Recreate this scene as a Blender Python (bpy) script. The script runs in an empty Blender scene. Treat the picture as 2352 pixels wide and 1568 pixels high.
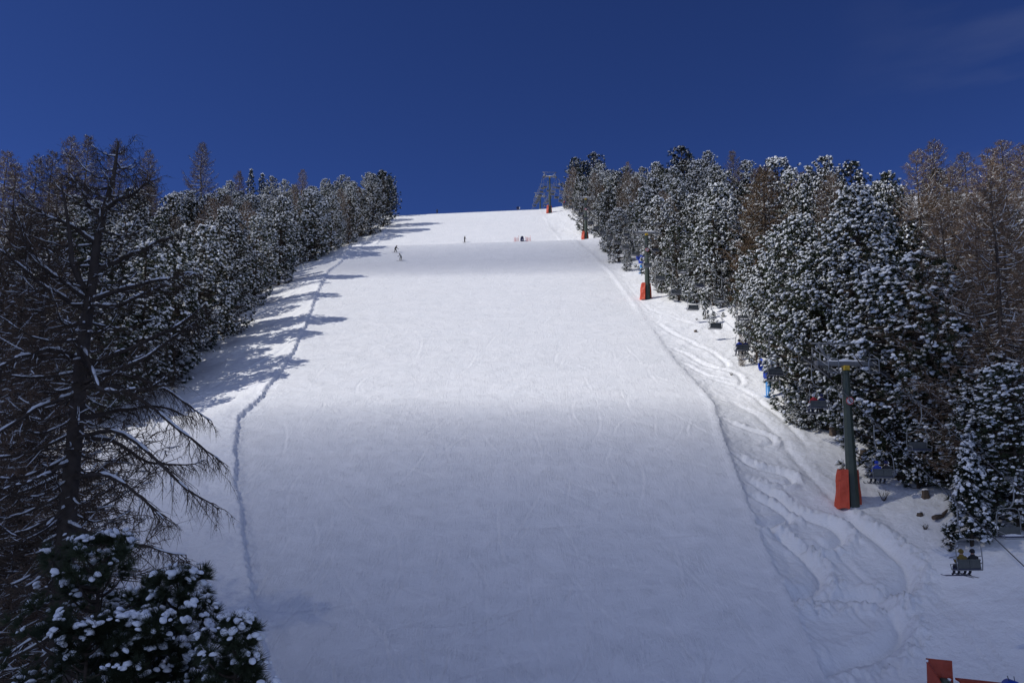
import bpy, bmesh, math, random
import numpy as np
from mathutils import Vector, Matrix

PI = math.pi
C = bpy.context.scene.collection
rng = np.random.default_rng(7)
random.seed(7)

# ------------------------------------------------------------------ camera model (2352 x 1568 picture units)
F, CX, CY, TH = 1882.0, 1176.0, 784.0, math.radians(8.0)
cT, sT = math.cos(TH), math.sin(TH)
def ray(px, py):
    a, b = (px - CX) / F, (CY - py) / F
    return np.array([a, cT - b * sT, sT + b * cT])
def at(px, py, Y):                       # point of the view ray at ground distance Y
    r = ray(px, py); return r * (Y / r[1])
def proj(x, y, z):
    c = y * cT + z * sT; u = -y * sT + z * cT
    return CX + F * x / c, CY - F * u / c

# ------------------------------------------------------------------ noise
def _hash(ix, iy, s):
    h = (ix.astype(np.int64) * 374761393 + iy.astype(np.int64) * 668265263 + s * 982451653) & 0x7fffffff
    h = ((h ^ (h >> 13)) * 1274126177) & 0x7fffffff
    return ((h ^ (h >> 16)) & 0xffff) / 65535.0
def vnoise(x, y, s=0):
    ix, iy = np.floor(x), np.floor(y)
    fx, fy = x - ix, y - iy
    fx = fx * fx * fx * (fx * (fx * 6 - 15) + 10); fy = fy * fy * fy * (fy * (fy * 6 - 15) + 10)
    a, b = _hash(ix, iy, s), _hash(ix + 1, iy, s)
    c, d = _hash(ix, iy + 1, s), _hash(ix + 1, iy + 1, s)
    return (a + (b - a) * fx) * (1 - fy) + (c + (d - c) * fx) * fy - 0.5
def fbm(x, y, s=0, o=3):
    v = 0; a = 1.0
    for i in range(o):
        v = v + a * vnoise(x * 2 ** i + 17.3 * i, y * 2 ** i + 5.1 * i, s + i); a *= 0.5
    return v
def sst(a, b, x):
    t = np.clip((x - a) / (b - a), 0, 1); return t * t * (3 - 2 * t)

# ------------------------------------------------------------------ terrain
_pd = [-400, -60, 0, 20, 40, 57, 66, 72, 90, 122, 150, 168, 184, 190, 202, 212, 235, 250, 260, 266, 275, 307, 400, 900]
_pz = [-120, -34, -24, -17.2, -10.3, -2.9, 1.1, 3.4, 10.4, 23.2, 34.4, 41.2, 49.2, 49.9, 51.2, 57.0, 68.4, 75.4, 79.9, 81.6, 82.6, 87.5, 88, 60]
_yy = np.arange(-400, 900, 0.5)
_zz = np.interp(_yy, _pd, _pz)
_k = np.exp(-np.linspace(-2, 2, 13) ** 2); _k /= _k.sum()
_zz = np.convolve(np.pad(_zz, 6, mode='edge'), _k, 'valid')
def tilt(y): return np.interp(y, [0, 60, 150, 250], [0.0, 0.012, 0.022, 0.045])
def Pz(x, y): return np.interp(y, _yy, _zz) + tilt(y) * x

def hit(px, py, fn, t0=14, t1=420):
    r = ray(px, py); t = np.arange(t0, t1, 0.1)
    g = fn(r[0] * t, r[1] * t) - r[2] * t
    i = np.argmax(g > 0)
    if g[i] <= 0: return None
    if i > 0: tt = t[i - 1] + 0.1 * (-g[i - 1]) / (g[i] - g[i - 1] + 1e-9)
    else: tt = t[0]
    return r * tt
LE = [(630,1568),(600,1450),(575,1330),(560,1220),(545,1110),(543,1040),(549,962),(590,927),(640,865),(680,800),(705,745),(735,665),(755,625),(800,580),(833,563),(868,561),(905,500)]
RE = [(1900,1568),(1850,1450),(1810,1360),(1760,1260),(1720,1160),(1690,1080),(1660,1000),(1640,925),(1605,885),(1550,825),(1500,757),(1455,690),(1410,630),(1365,585),(1330,556),(1285,546),(1265,520),(1243,482)]
def edge(pts, below):
    w = [hit(a, b, Pz) for a, b in pts]; w = [p for p in w if p is not None]
    w.sort(key=lambda p: p[1])
    ys = [p[1] for p in w]; xs = [p[0] for p in w]
    return np.array([-60.] + ys + [ys[-1] + 60]), np.array([below] + xs + [xs[-1]])
_ly, _lx = edge(LE, 5.0); _ry, _rx = edge(RE, 2.0)
def xl(y): return np.interp(y, _ly, _lx)
def xr(y): return np.interp(y, _ry, _rx)

def Hb(x, y):                               # terrain without the small relief
    P = Pz(x, y)
    r = x - xr(y); l = xl(y) - x
    drop = np.interp(y, [30, 75, 110, 250], [1.35, 1.0, .35, .20])
    rr = np.clip(r, 0, None)
    R = -drop * (1 - np.exp(-np.clip(r, 0, None) / np.interp(y, [40, 75, 110], [2.1, 1.8, 1.4]))) - np.interp(y, [30, 75, 110, 250], [.13, .08, .0, .0]) * sst(0, .16, r) + np.interp(y, [55, 85, 115], [.06, .09, .12]) * np.clip(rr, 0, 9) + np.interp(y, [60, 110], [0.24, 0.30]) * np.clip(rr - 9, 0, 27) - 0.32 * np.clip(rr - 40, 0, None)
    ll = np.clip(l, 0, None)
    bank = np.interp(y, [30, 70, 100, 260], [0.36, 0.34, 0.40, 0.36])
    L = bank * sst(-0.05, 0.22, l) - 0.20 * np.clip(ll, 0, 12) * np.interp(y, [40, 80, 230, 260], [0.35, .9, 1, .3]) + 0.25 * np.clip(ll - 17, 0, 34)
    fade = 1 - sst(195, 265, y) * sst(8, 30, np.maximum(rr, ll))
    return P + (R + L) * fade - sst(255, 330, y) * .25 * np.clip(np.maximum(rr, ll) - 10, 0, 300)

TR = [  # curved ski tracks beside the piste
 ([(1660,912),(1720,945),(1770,985),(1815,1040),(1870,1100),(1915,1150),(1960,1200),(1990,1225)], 1.0, .10),
 ([(1690,1085),(1760,1130),(1830,1180),(1900,1205),(1930,1225),(1925,1245),(1880,1262),(1830,1258)], 1.0, .30),
 ([(1900,1170),(1980,1215),(2040,1255),(2080,1300),(2078,1345),(2030,1370),(1930,1368),(1800,1366)], 1.25, .34),
 ([(1745,1190),(1800,1240),(1855,1285),(1880,1320),(1868,1348),(1830,1362),(1795,1366)], 1.1, .36),
 ([(1960,1372),(2030,1392),(2062,1430),(2055,1470),(2010,1500),(1940,1520),(1870,1540)], 1.25, .36),
 ([(1665,965),(1720,990),(1765,1005),(1775,1018),(1750,1024)], .7, .22),
 ([(1672,1030),(1730,1070),(1790,1085),(1818,1100),(1805,1112),(1760,1104)], .8, .26),
 ([(1700,1120),(1770,1165),(1800,1182),(1810,1196),(1770,1206),(1725,1204)], .8, .26),
 ([(1600,860),(1660,880),(1720,905),(1790,960),(1850,1020)], .6, .10),
 ([(1500,735),(1540,765),(1590,790),(1640,812),(1670,840),(1640,852)], .7, .16),
 ([(1520,790),(1570,812),(1620,838),(1690,860),(1700,885),(1660,880)], .7, .16),
 ([(1480,705),(1520,722),(1580,742),(1630,752),(1650,770)], .6, .12),
 ([(1560,830),(1600,850),(1640,868),(1690,880)], .6, .14),
 ([(1850,1225),(1930,1280),(2010,1350),(2060,1370)], .5, .10),
 ([(2060,1300),(2130,1345),(2220,1420),(2290,1500),(2340,1568)], .22, .05),
 ([(2040,1290),(2110,1350),(2190,1430),(2260,1510),(2300,1568)], .22, .05),
 ([(1830,1300),(1900,1345),(1960,1400),(2010,1450)], .3, .07),
 ([(1395,640),(1440,680),(1480,735)], .5, .10), ([(1430,640),(1470,690),(1500,720)], .4, .08),
 ([(1300,500),(1330,520),(1370,545)], .5, .12), ([(1290,520),(1330,545)], .5, .10),
 # left side of the piste
 ([(470,860),(540,850),(600,830),(650,800)], .6, .14), ([(440,905),(520,900),(590,885)], .6, .12), ([(560,780),(620,770),(680,740)], .6, .12),
 ([(760,640),(700,650),(640,690)], .6, .12),
]
_tr = []
for pts, w, h in TR:
    q = [hit(a, b, Hb) for a, b in pts]; q = [p[:2] for p in q if p is not None]
    if len(q) < 2: continue
    q = np.array(q)                                     # Catmull-Rom subdivision
    P_ = np.vstack([2 * q[0] - q[1], q, 2 * q[-1] - q[-2]]); out = []
    for i in range(1, len(P_) - 2):
        for t in np.linspace(0, 1, 7)[:-1]:
            out.append(0.5 * (2 * P_[i] + (P_[i+1] - P_[i-1]) * t + (2*P_[i-1] - 5*P_[i] + 4*P_[i+1] - P_[i+2]) * t * t + (-P_[i-1] + 3*P_[i] - 3*P_[i+1] + P_[i+2]) * t ** 3))
    out.append(q[-1]); _tr.append((np.array(out), w, h))
_pt = []                                                # faint scratches on the piste itself
_pr = np.random.default_rng(3)
for i in range(330):
    y0 = 38 + 110 * _pr.random() ** 1.35; a, b = xl(y0), xr(y0)
    x0 = a + 1.5 + (b - a - 3) * _pr.random()
    ang = -PI / 2 + _pr.normal(0, .75); cur = _pr.normal(0, .07); n = int(_pr.integers(5, 20)); st = .55
    p = [(x0, y0)]
    for k in range(n):
        ang += cur * st; p.append((p[-1][0] + st * math.cos(ang), p[-1][1] + st * math.sin(ang)))
    _pt.append((np.array(p),   .10 + .07 * _pr.random(), .026 + .024 * _pr.random()))

def polydist(X, Y, pts):
    D = np.full(X.shape, 1e9); S = np.zeros(X.shape); T = np.zeros(X.shape); n = len(pts) - 1
    for i in range(n):
        a, b = pts[i], pts[i + 1]; dx, dy = b - a; L2 = dx * dx + dy * dy + 1e-9
        t = np.clip(((X - a[0]) * dx + (Y - a[1]) * dy) / L2, 0, 1)
        ex, ey = X - a[0] - t * dx, Y - a[1] - t * dy; d = np.hypot(ex, ey)
        sg = np.sign(dx * ey - dy * ex); m = d < D
        D[m] = d[m]; S[m] = sg[m]; T[m] = ((i + t) / n)[m]
    return D, S, T

def H(x, y):
    x = np.asarray(x, float); y = np.asarray(y, float)
    rt = sst(-3, 3, x - (xl(y) + xr(y)) / 2); j = np.interp(y, [30, 120], [.14, .30]) * (1 - .65 * rt)
    xx = x + (fbm(x * .9, y * .9, 40, 3)) * j + fbm(x * 3.1, y * 3.1, 43, 2) * .15           # ragged edges
    z = Hb(xx, y) - tilt(y) * (xx - x)
    inp = sst(0.0, 0.8, np.minimum(x - xl(y), xr(y) - x))
    z = z + inp * (0.27 * fbm(x / 26, y / 15, 1, 2) + 0.022 * fbm(x / 2.2, y / 2.2, 5, 2))
    off = 1 - inp
    z = z + off * ((0.42 - .17 * rt) * fbm(x / 7, y / 7, 9, 2) + 0.13 * fbm(x / 1.5, y / 1.5, 12, 3)) * sst(0, 3, -np.minimum(x - xl(y), xr(y) - x) + .8)
    return z
def Hfull(X, Y):
    Z = H(X, Y)
    # spill rim along both edges of the groomed run
    for e, s in ((xl(Y) - X, 1), (X - xr(Y), -1)):
        if s > 0: Z = Z + (.06 * np.exp(-((e - .40) / .22) ** 2)) * (.5 + 2.2 * fbm(X / .55, Y / .55, 21, 2)) * sst(25, 60, Y)
        else: Z = Z + .05 * np.exp(-((e + .3) / .35) ** 2)
    nb = np.minimum(np.abs(xl(Y) - X), np.abs(X - xr(Y) - .3)); Z = Z + np.exp(-(nb / .55) ** 2) * .15 * fbm(X / .26, Y / .26, 51, 2) * np.where(X > 0, .5, 1) * sst(200, 90, Y)
    shp = X.shape; Xf, Yf, Zf = X.ravel(), Y.ravel(), Z.ravel().copy()
    for pts, w, h in _tr:
        m = (Xf > pts[:, 0].min() - 3) & (Xf < pts[:, 0].max() + 3) & (Yf > pts[:, 1].min() - 3) & (Yf < pts[:, 1].max() + 3)
        m &= Xf - xr(Yf) > .1 if pts[0][0] > 0 else xl(Yf) - Xf > .1
        if not m.any(): continue
        d, s, t = polydist(Xf[m], Yf[m], pts); s = d * s / w
        n = fbm(Xf[m] / .24, Yf[m] / .24, 31, 3)
        env = sst(0, .15, t) * (1 - .6 * sst(.9, 1, t)) * np.interp(Yf[m], [60, 80, 110], [1, .75, .55])
        Zf[m] += env * h * 1.15 * (-1.15 * np.exp(-(s / .24) ** 2) + .62 * np.exp(-((s - .8) / .42) ** 2) * (1 + 1.5 * n) + .25 * np.exp(-((s + .8) / .3) ** 2) * (1 + n))
    for pts, w, h in _pt:
        m = (Xf > pts[:, 0].min() - 1) & (Xf < pts[:, 0].max() + 1) & (Yf > pts[:, 1].min() - 1) & (Yf < pts[:, 1].max() + 1)
        if not m.any(): continue
        d, s, t = polydist(Xf[m], Yf[m], pts); s = d * s / w
        Zf[m] += np.sin(PI * np.clip(t, 0, 1)) ** .6 * h * (-np.exp(-(s / .6) ** 2) + .7 * np.exp(-((s - 1.1) / .5) ** 2))
    return Zf.reshape(shp)
def gz(x, y): return float(H(np.array([x]), np.array([y]))[0])
def ghit(px, py): return hit(px, py, H)

# ------------------------------------------------------------------ materials
def mat(name, col, rough=.7, metal=0, spec=None, noise=None, bump=None, coord='Object', trans=0):
    m = bpy.data.materials.new(name); m.use_nodes = True; nt = m.node_tree; N = nt.nodes; L = nt.links
    b = N['Principled BSDF']; b.inputs['Base Color'].default_value = (*col, 1); b.inputs['Roughness'].default_value = rough
    b.inputs['Metallic'].default_value = metal
    if spec is not None: b.inputs['Specular IOR Level'].default_value = spec
    tc = N.new('ShaderNodeTexCoord')
    if noise:
        sc, c2, amt = noise
        t = N.new('ShaderNodeTexNoise'); t.inputs['Scale'].default_value = sc; t.inputs['Detail'].default_value = 4
        L.new(tc.outputs[coord], t.inputs['Vector'])
        r = N.new('ShaderNodeValToRGB'); r.color_ramp.elements[0].color = (*col, 1); r.color_ramp.elements[1].color = (*c2, 1)
        r.color_ramp.elements[0].position = .5 - amt; r.color_ramp.elements[1].position = .5 + amt
        L.new(t.outputs['Fac'], r.inputs['Fac']); L.new(r.outputs['Color'], b.inputs['Base Color'])
    if bump:
        sc, st, di = bump
        t = N.new('ShaderNodeTexNoise'); t.inputs['Scale'].default_value = sc; t.inputs['Detail'].default_value = 5
        L.new(tc.outputs[coord], t.inputs['Vector'])
        u = N.new('ShaderNodeBump'); u.inputs['Strength'].default_value = st; u.inputs['Distance'].default_value = di
        L.new(t.outputs['Fac'], u.inputs['Height']); L.new(u.outputs['Normal'], b.inputs['Normal'])
    return m

def snow_ground(name, piste):
    m = bpy.data.materials.new(name); m.use_nodes = True; nt = m.node_tree; N = nt.nodes; L = nt.links
    b = N['Principled BSDF']; b.inputs['Roughness'].default_value = .55; b.inputs['Specular IOR Level'].default_value = .25
    geo = N.new('ShaderNodeNewGeometry')
    def noise(scale, detail, mapping=None, dist=0, rough=.55):
        t = N.new('ShaderNodeTexNoise'); t.inputs['Scale'].default_value = scale; t.inputs['Detail'].default_value = detail
        t.inputs['Distortion'].default_value = dist; t.inputs['Roughness'].default_value = rough
        v = geo.outputs['Position']
        if mapping:
            mp = N.new('ShaderNodeMapping'); mp.inputs['Rotation'].default_value = (0, 0, mapping[0]); mp.inputs['Scale'].default_value = mapping[1]
            L.new(v, mp.inputs['Vector']); v = mp.outputs['Vector']
        L.new(v, t.inputs['Vector']); return t.outputs['Fac']
    def math_(op, a, bb=None, c=None):
        n = N.new('ShaderNodeMath'); n.operation = op
        for i, v in enumerate((a, bb, c)):
            if v is None: continue
            if isinstance(v, (int, float)): n.inputs[i].default_value = v
            else: L.new(v, n.inputs[i])
        return n.outputs[0]
    r = N.new('ShaderNodeValToRGB'); r.color_ramp.elements[0].color = (.835, .85, .87, 1); r.color_ramp.elements[1].color = (.875, .885, .90, 1)
    r.color_ramp.elements[0].position = .38; r.color_ramp.elements[1].position = .62
    L.new(noise(.35, 5), r.inputs['Fac']); L.new(r.outputs['Color'], b.inputs['Base Color'])
    hgt = math_('MULTIPLY', noise(9, 4, rough=.7), .022 if piste else .05)
    hgt = math_('ADD', hgt, math_('MULTIPLY', noise(1.6, 4), .06 if piste else .22))
    hgt = math_('ADD', hgt, math_('MULTIPLY', noise(4.2, 3), .016))
    if piste:
        msk = math_('ADD', math_('MULTIPLY', noise(.9, 4), .9), -.22)
        for ang, sx, w in ((.35, 6, .05), (-.55, 6, .05), (1.1, 5, .045), (-1.25, 5, .05), (.05, 7, .03)):
            s = noise(1.1, 3, (ang, (sx, .45, 1)), .4)
            s = math_('ABSOLUTE', math_('SUBTRACT', s, .5)); s = math_('MINIMUM', s, .05)
            hgt = math_('ADD', hgt, math_('MULTIPLY', math_('MULTIPLY', s, w * 17), math_('MULTIPLY', msk, 1.0)))
    u = N.new('ShaderNodeBump'); u.inputs['Strength'].default_value = .75 if piste else .7; u.inputs['Distance'].default_value = 1.0
    L.new(hgt, u.inputs['Height']); L.new(u.outputs['Normal'], b.inputs['Normal'])
    return m

M = {}
M['piste'] = snow_ground('groomed_snow', True)
M['snowg'] = snow_ground('loose_snow', False)
M['snow'] = mat('tree_snow', (.84, .86, .88), .6, spec=.2, bump=(9, .4, .05))
M['needle'] = mat('pine_needles', (.030, .042, .024), .7, spec=.2, noise=(1.3, (.055, .066, .034), .25))
M['needle_dark'] = mat('dark_needles', (.018, .028, .018), .7, spec=.2, noise=(1.3, (.034, .044, .026), .25))
M['bark'] = mat('bark', (.045, .034, .027), .9, spec=.1, noise=(6, (.10, .08, .065), .3), bump=(18, .6, .03))
M['larchbark'] = mat('larch_bark', (.05, .04, .034), .9, spec=.1, noise=(5, (.10, .082, .07), .3), bump=(20, .6, .02))
M['twig'] = mat('larch_twigs', (.120, .088, .066), .85, spec=.1, noise=(.7, (.18, .125, .085), .25))
M['twig_or'] = mat('larch_twigs_rust', (.115, .080, .052), .85, spec=.1, noise=(.7, (.17, .115, .07), .25))
M['twig_dk'] = mat('larch_twigs_dark', (.060, .046, .036), .85, spec=.1, noise=(.9, (.095, .070, .050), .25))
M['pole'] = mat('green_paint', (.044, .060, .044), .5, noise=(2.5, (.060, .078, .058), .2), bump=(8, .15, .02))
M['steel'] = mat('dark_steel', (.085, .088, .092), .5, .3, noise=(4, (.13, .13, .13), .25))
M['galv'] = mat('galvanised_steel', (.30, .31, .32), .45, .7, noise=(7, (.42, .43, .44), .3))
M['rubber'] = mat('wheel_rubber', (.02, .02, .02), .8)
M['orange'] = mat('orange_tarpaulin', (.58, .075, .026), .5, noise=(1.8, (.50, .055, .02), .25), bump=(2.6, .6, .12))
M['orange_deep'] = mat('deep_orange_tarpaulin', (.40, .058, .024), .55, noise=(1.8, (.28, .038, .018), .25), bump=(2.6, .6, .12))  # same tarpaulin as the pylon pads in a deeper orange
M['red_in'] = mat('tarpaulin_back', (.20, .018, .012), .7, bump=(3, .4, .1))
M['yellow'] = mat('yellow_paint', (.75, .50, .03), .5, noise=(5, (.45, .28, .03), .2))
M['slat'] = mat('chair_back_grey', (.11, .115, .105), .6, noise=(5, (.08, .085, .08), .3))
M['navy'] = mat('chair_seat_navy', (.014, .018, .055), .6, noise=(5, (.024, .030, .075), .3))
M['frame'] = mat('chair_frame', (.21, .215, .21), .5, .25, noise=(6, (.28, .28, .275), .3))
M['blue'] = mat('blue_tarpaulin', (.010, .045, .34), .45, noise=(2, (.012, .06, .42), .3), bump=(3, .3, .06))
M['lblue'] = mat('light_blue_paint', (.035, .20, .50), .4, noise=(3, (.05, .25, .56), .3))
M['dblue'] = mat('dark_blue_cover', (.015, .022, .09), .6, noise=(3, (.03, .04, .14), .3))
M['white'] = mat('white_paint', (.78, .78, .78), .5)
M['red'] = mat('red_paint', (.6, .03, .03), .5)
M['black'] = mat('black_cloth', (.012, .013, .018), .8)
M['net'] = mat('red_net', (.60, .04, .05), .7)
M['wood'] = mat('stump_wood', (.07, .05, .038), .9, noise=(7, (.15, .11, .08), .3), bump=(14, .7, .04))
M['skin'] = mat('skin', (.50, .30, .22), .6)
M['goggle'] = mat('goggle_lens', (.02, .02, .03), .15)
for k_ in ('needle', 'needle_dark', 'twig'):
    nt_ = M[k_].node_tree; pb = nt_.nodes['Principled BSDF']; src = pb.inputs['Base Color'].links[0].from_socket
    oi = nt_.nodes.new('ShaderNodeObjectInfo'); mr = nt_.nodes.new('ShaderNodeMapRange'); mr.inputs[3].default_value = .6; mr.inputs[4].default_value = 1.5; nt_.links.new(oi.outputs['Random'], mr.inputs[0])
    hs_ = nt_.nodes.new('ShaderNodeHueSaturation'); nt_.links.new(mr.outputs[0], hs_.inputs['Value']); nt_.links.new(src, hs_.inputs['Color']); nt_.links.new(hs_.outputs[0], pb.inputs['Base Color'])
cloth = {}
def cl(name, col):
    if name not in cloth: cloth[name] = mat('cloth_' + name, col, .8, noise=(12, tuple(c * .75 for c in col), .3))
    return cloth[name]
BLK = cl('black', (.015, .016, .02)); NAV = cl('navy', (.02, .028, .10)); BLU = cl('blue', (.02, .06, .42)); YEL = cl('mustard', (.17, .12, .02))
RED = cl('red', (.5, .03, .04)); WHI = cl('white', (.7, .7, .7)); GRY = cl('grey', (.22, .23, .23)); BEI = cl('sand', (.33, .31, .27)); CHA = cl('charcoal', (.05, .05, .055)); OLI = cl('olive', (.10, .10, .06))

# ------------------------------------------------------------------ mesh tools
class MB:
    def __init__(s): s.v = []; s.f = []; s.n = 0
    def add(s, V, Fc, m=0, sm=False):
        V = np.asarray(V, float).reshape(-1, 3); Fc = np.asarray(Fc, int)
        s.v.append(V); s.f.append((Fc + s.n, m, sm)); s.n += len(V)
    def mesh(s, name, mats):
        me = bpy.data.meshes.new(name)
        V = np.concatenate(s.v) if s.v else np.zeros((0, 3))
        me.vertices.add(len(V)); me.vertices.foreach_set('co', V.astype(np.float32).ravel())
        li = np.concatenate([f.ravel() for f, _, _ in s.f]); cnt = np.concatenate([np.full(len(f), f.shape[1]) for f, _, _ in s.f])
        mi = np.concatenate([np.full(len(f), m) for f, m, _ in s.f]); sm = np.concatenate([np.full(len(f), g) for f, _, g in s.f])
        me.loops.add(len(li)); me.loops.foreach_set('vertex_index', li.astype(np.int32))
        me.polygons.add(len(cnt)); me.polygons.foreach_set('loop_start', np.concatenate([[0], np.cumsum(cnt)[:-1]]).astype(np.int32))
        me.polygons.foreach_set('material_index', mi.astype(np.int32)); me.polygons.foreach_set('use_smooth', sm.astype(bool))
        for m in mats: me.materials.append(m)
        me.update(calc_edges=True); return me
    def box(s, c, d, m=0, rz=0, tilt_x=0):
        x, y, z = np.array(d) / 2
        V = np.array([[i * x, j * y, k * z] for i in (-1, 1) for j in (-1, 1) for k in (-1, 1)])
        bv = min(x, y, z) * .18
        R = np.array(Matrix.Rotation(rz, 3, 'Z') @ Matrix.Rotation(tilt_x, 3, 'X'))
        # chamfered box: 24 vertices
        W = []; idx = {}
        for n, v in enumerate(V):
            for a in range(3):
                w = v.copy()
                for b in range(3):
                    if b != a: w[b] -= math.copysign(bv, w[b])
                idx[(n, a)] = len(W); W.append(w)
        Fq = []
        def cid(i, j, k): return i * 4 + j * 2 + k
        for a in range(3):
            b, c2 = (a + 1) % 3, (a + 2) % 3
            for sg in (0, 1):
                q = []
                for (p, r) in ((0, 0), (1, 0), (1, 1), (0, 1)):
                    t = [0, 0, 0]; t[a] = sg; t[b] = p; t[c2] = r; q.append(idx[(cid(*t), a)])
                Fq.append(q if sg else q[::-1])
        for a in range(3):
            b, c2 = (a + 1) % 3, (a + 2) % 3
            for p in (0, 1):
                for r in (0, 1):
                    t0 = [0, 0, 0]; t0[b] = p; t0[c2] = r; t1 = t0[:]; t1[a] = 1
                    n0, n1 = cid(*t0), cid(*t1)
                    q = [idx[(n0, b)], idx[(n1, b)], idx[(n1, c2)], idx[(n0, c2)]]
                    Fq.append(q if (p + r) % 2 else q[::-1])
        W = np.array(W) @ R.T + np.array(c); s.add(W, Fq, m)
        T = [[s.n - 24 + idx[(n, a)] for a in range(3)] for n in range(8)]
        s.f.append((np.array(T), m, False))
    def tube(s, pts, rad, n=6, m=0, sm=True, cap=True):
        V, Fq = tube(pts, rad, n); base = s.n
        s.add(V, Fq, m, sm)
        if cap:
            k = len(V) // n
            s.f.append((np.array([[base + i for i in range(n)][::-1]]), m, False)); s.f.append((np.array([[base + (k - 1) * n + i for i in range(n)]]), m, False))
def tube(pts, rad, n=6, ph=0.0):
    p = np.asarray(pts, float); k = len(p); rad = np.broadcast_to(rad, (k,))
    t = np.gradient(p, axis=0); t /= np.linalg.norm(t, axis=1)[:, None] + 1e-9
    up = np.array([0, 0, 1.0]) if abs(t[0][2]) < .9 else np.array([0, 1.0, 0])
    V = []; a = np.arange(n) * 2 * PI / n + ph; u = np.cross(up, t[0]); u /= np.linalg.norm(u) + 1e-9
    for i in range(k):
        u = u - t[i] * (u @ t[i]); u /= np.linalg.norm(u) + 1e-9; w = np.cross(t[i], u)
        V.append(p[i] + rad[i] * (np.cos(a)[:, None] * u + np.sin(a)[:, None] * w))
    V = np.concatenate(V); i = np.arange(k - 1)[:, None] * n; j = np.arange(n)[None]; j2 = (j + 1) % n
    Fq = np.stack([i + j, i + j2, i + n + j2, i + n + j], -1).reshape(-1, 4)
    return V, Fq
def inst(TV, TF, P, R, S):
    """template copied to positions P with rotations R (n,3,3) and scales S (n,3)"""
    n = len(P); V = np.einsum('nij,kj->nki', R * S[:, None, :], TV) + P[:, None, :]
    Fq = TF[None] + (np.arange(n) * len(TV))[:, None, None]
    return V.reshape(-1, 3), Fq.reshape(-1, TF.shape[1])
def rots(D, g):
    """rotation frames whose z axis is D, spun at random"""
    D = D / (np.linalg.norm(D, axis=1)[:, None] + 1e-9); a = g.random((len(D), 3)) - .5
    u = np.cross(a, D); u /= np.linalg.norm(u, axis=1)[:, None] + 1e-9; v = np.cross(D, u)
    return np.stack([u, v, D], -1)
def rotz(a):
    c, s = np.cos(a), np.sin(a); z = np.zeros_like(a); o = np.ones_like(a)
    return np.stack([np.stack([c, -s, z], -1), np.stack([s, c, z], -1), np.stack([z, z, o], -1)], -2)

def link(name, me, parent=None, loc=None):
    o = bpy.data.objects.new(name, me); C.objects.link(o)
    if parent: o.parent = parent
    if loc is not None: o.location = loc
    return o
def thing(name, label, cat, loc=(0, 0, 0), rz=0, group=None):
    o = bpy.data.objects.new(name, None); C.objects.link(o); o.location = loc; o.rotation_euler = (0, 0, rz); o.empty_display_size = .2
    o['label'] = label; o['category'] = cat
    if group: o['group'] = group
    return o
def tag(o, label, cat, group=None):
    o['label'] = label; o['category'] = cat
    if group: o['group'] = group
    return o
def copy_tree(o, parent=None):
    c = o.copy(); C.objects.link(c); c.parent = parent
    for ch in list(o.children): copy_tree(ch, c)
    return c

# ------------------------------------------------------------------ ground meshes
def build_ground():
    ys = [-60., -30, -10, 0, 8, 14, 20, 25, 29, 32, 34]; y = 35.0
    while y < 92: ys.append(y); y += .12 + (y - 35) * .0016
    while y < 275: ys.append(y); y += .30 + (y - 90) * .0012
    while y < 320: ys.append(y); y += 2
    ys += [330, 350, 400, 500, 650, 800]
    ys = np.array(ys); nu = 760; u = np.linspace(-1, 1, nu); u = np.sign(u) * (.72 * np.abs(u) + .28 * np.abs(u) ** 4)
    hw = .80 * (np.clip(ys, 20, None) + 6)
    X = u[None] * hw[:, None]; Y = np.repeat(ys[:, None], nu, 1)
    X = X + 0
    Z = Hfull(X, Y); V = np.stack([X, Y, Z], -1).reshape(-1, 3)
    i = np.arange(len(ys) - 1)[:, None] * nu; j = np.arange(nu - 1)[None]
    Fq = np.stack([i + j, i + j + 1, i + nu + j + 1, i + nu + j], -1).reshape(-1, 4)
    cx = V[Fq, 0].mean(1); cy = V[Fq, 1].mean(1); wob = vnoise(cx * 2.1, cy * 2.1, 77) * .3
    inp = (cx > xl(cy) + wob - .1) & (cx < xr(cy) + wob) & (cy < 300)
    for nm, msk, m in (('piste', inp, M['piste']), ('ground', ~inp, M['snowg'])):
        f = Fq[msk]; used = np.unique(f); rm = np.zeros(len(V), int); rm[used] = np.arange(len(used))
        mb = MB(); mb.add(V[used], rm[f], 0, True)
        o = link(nm, mb.mesh(nm, [m])); o['kind'] = 'structure'
build_ground()
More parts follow.
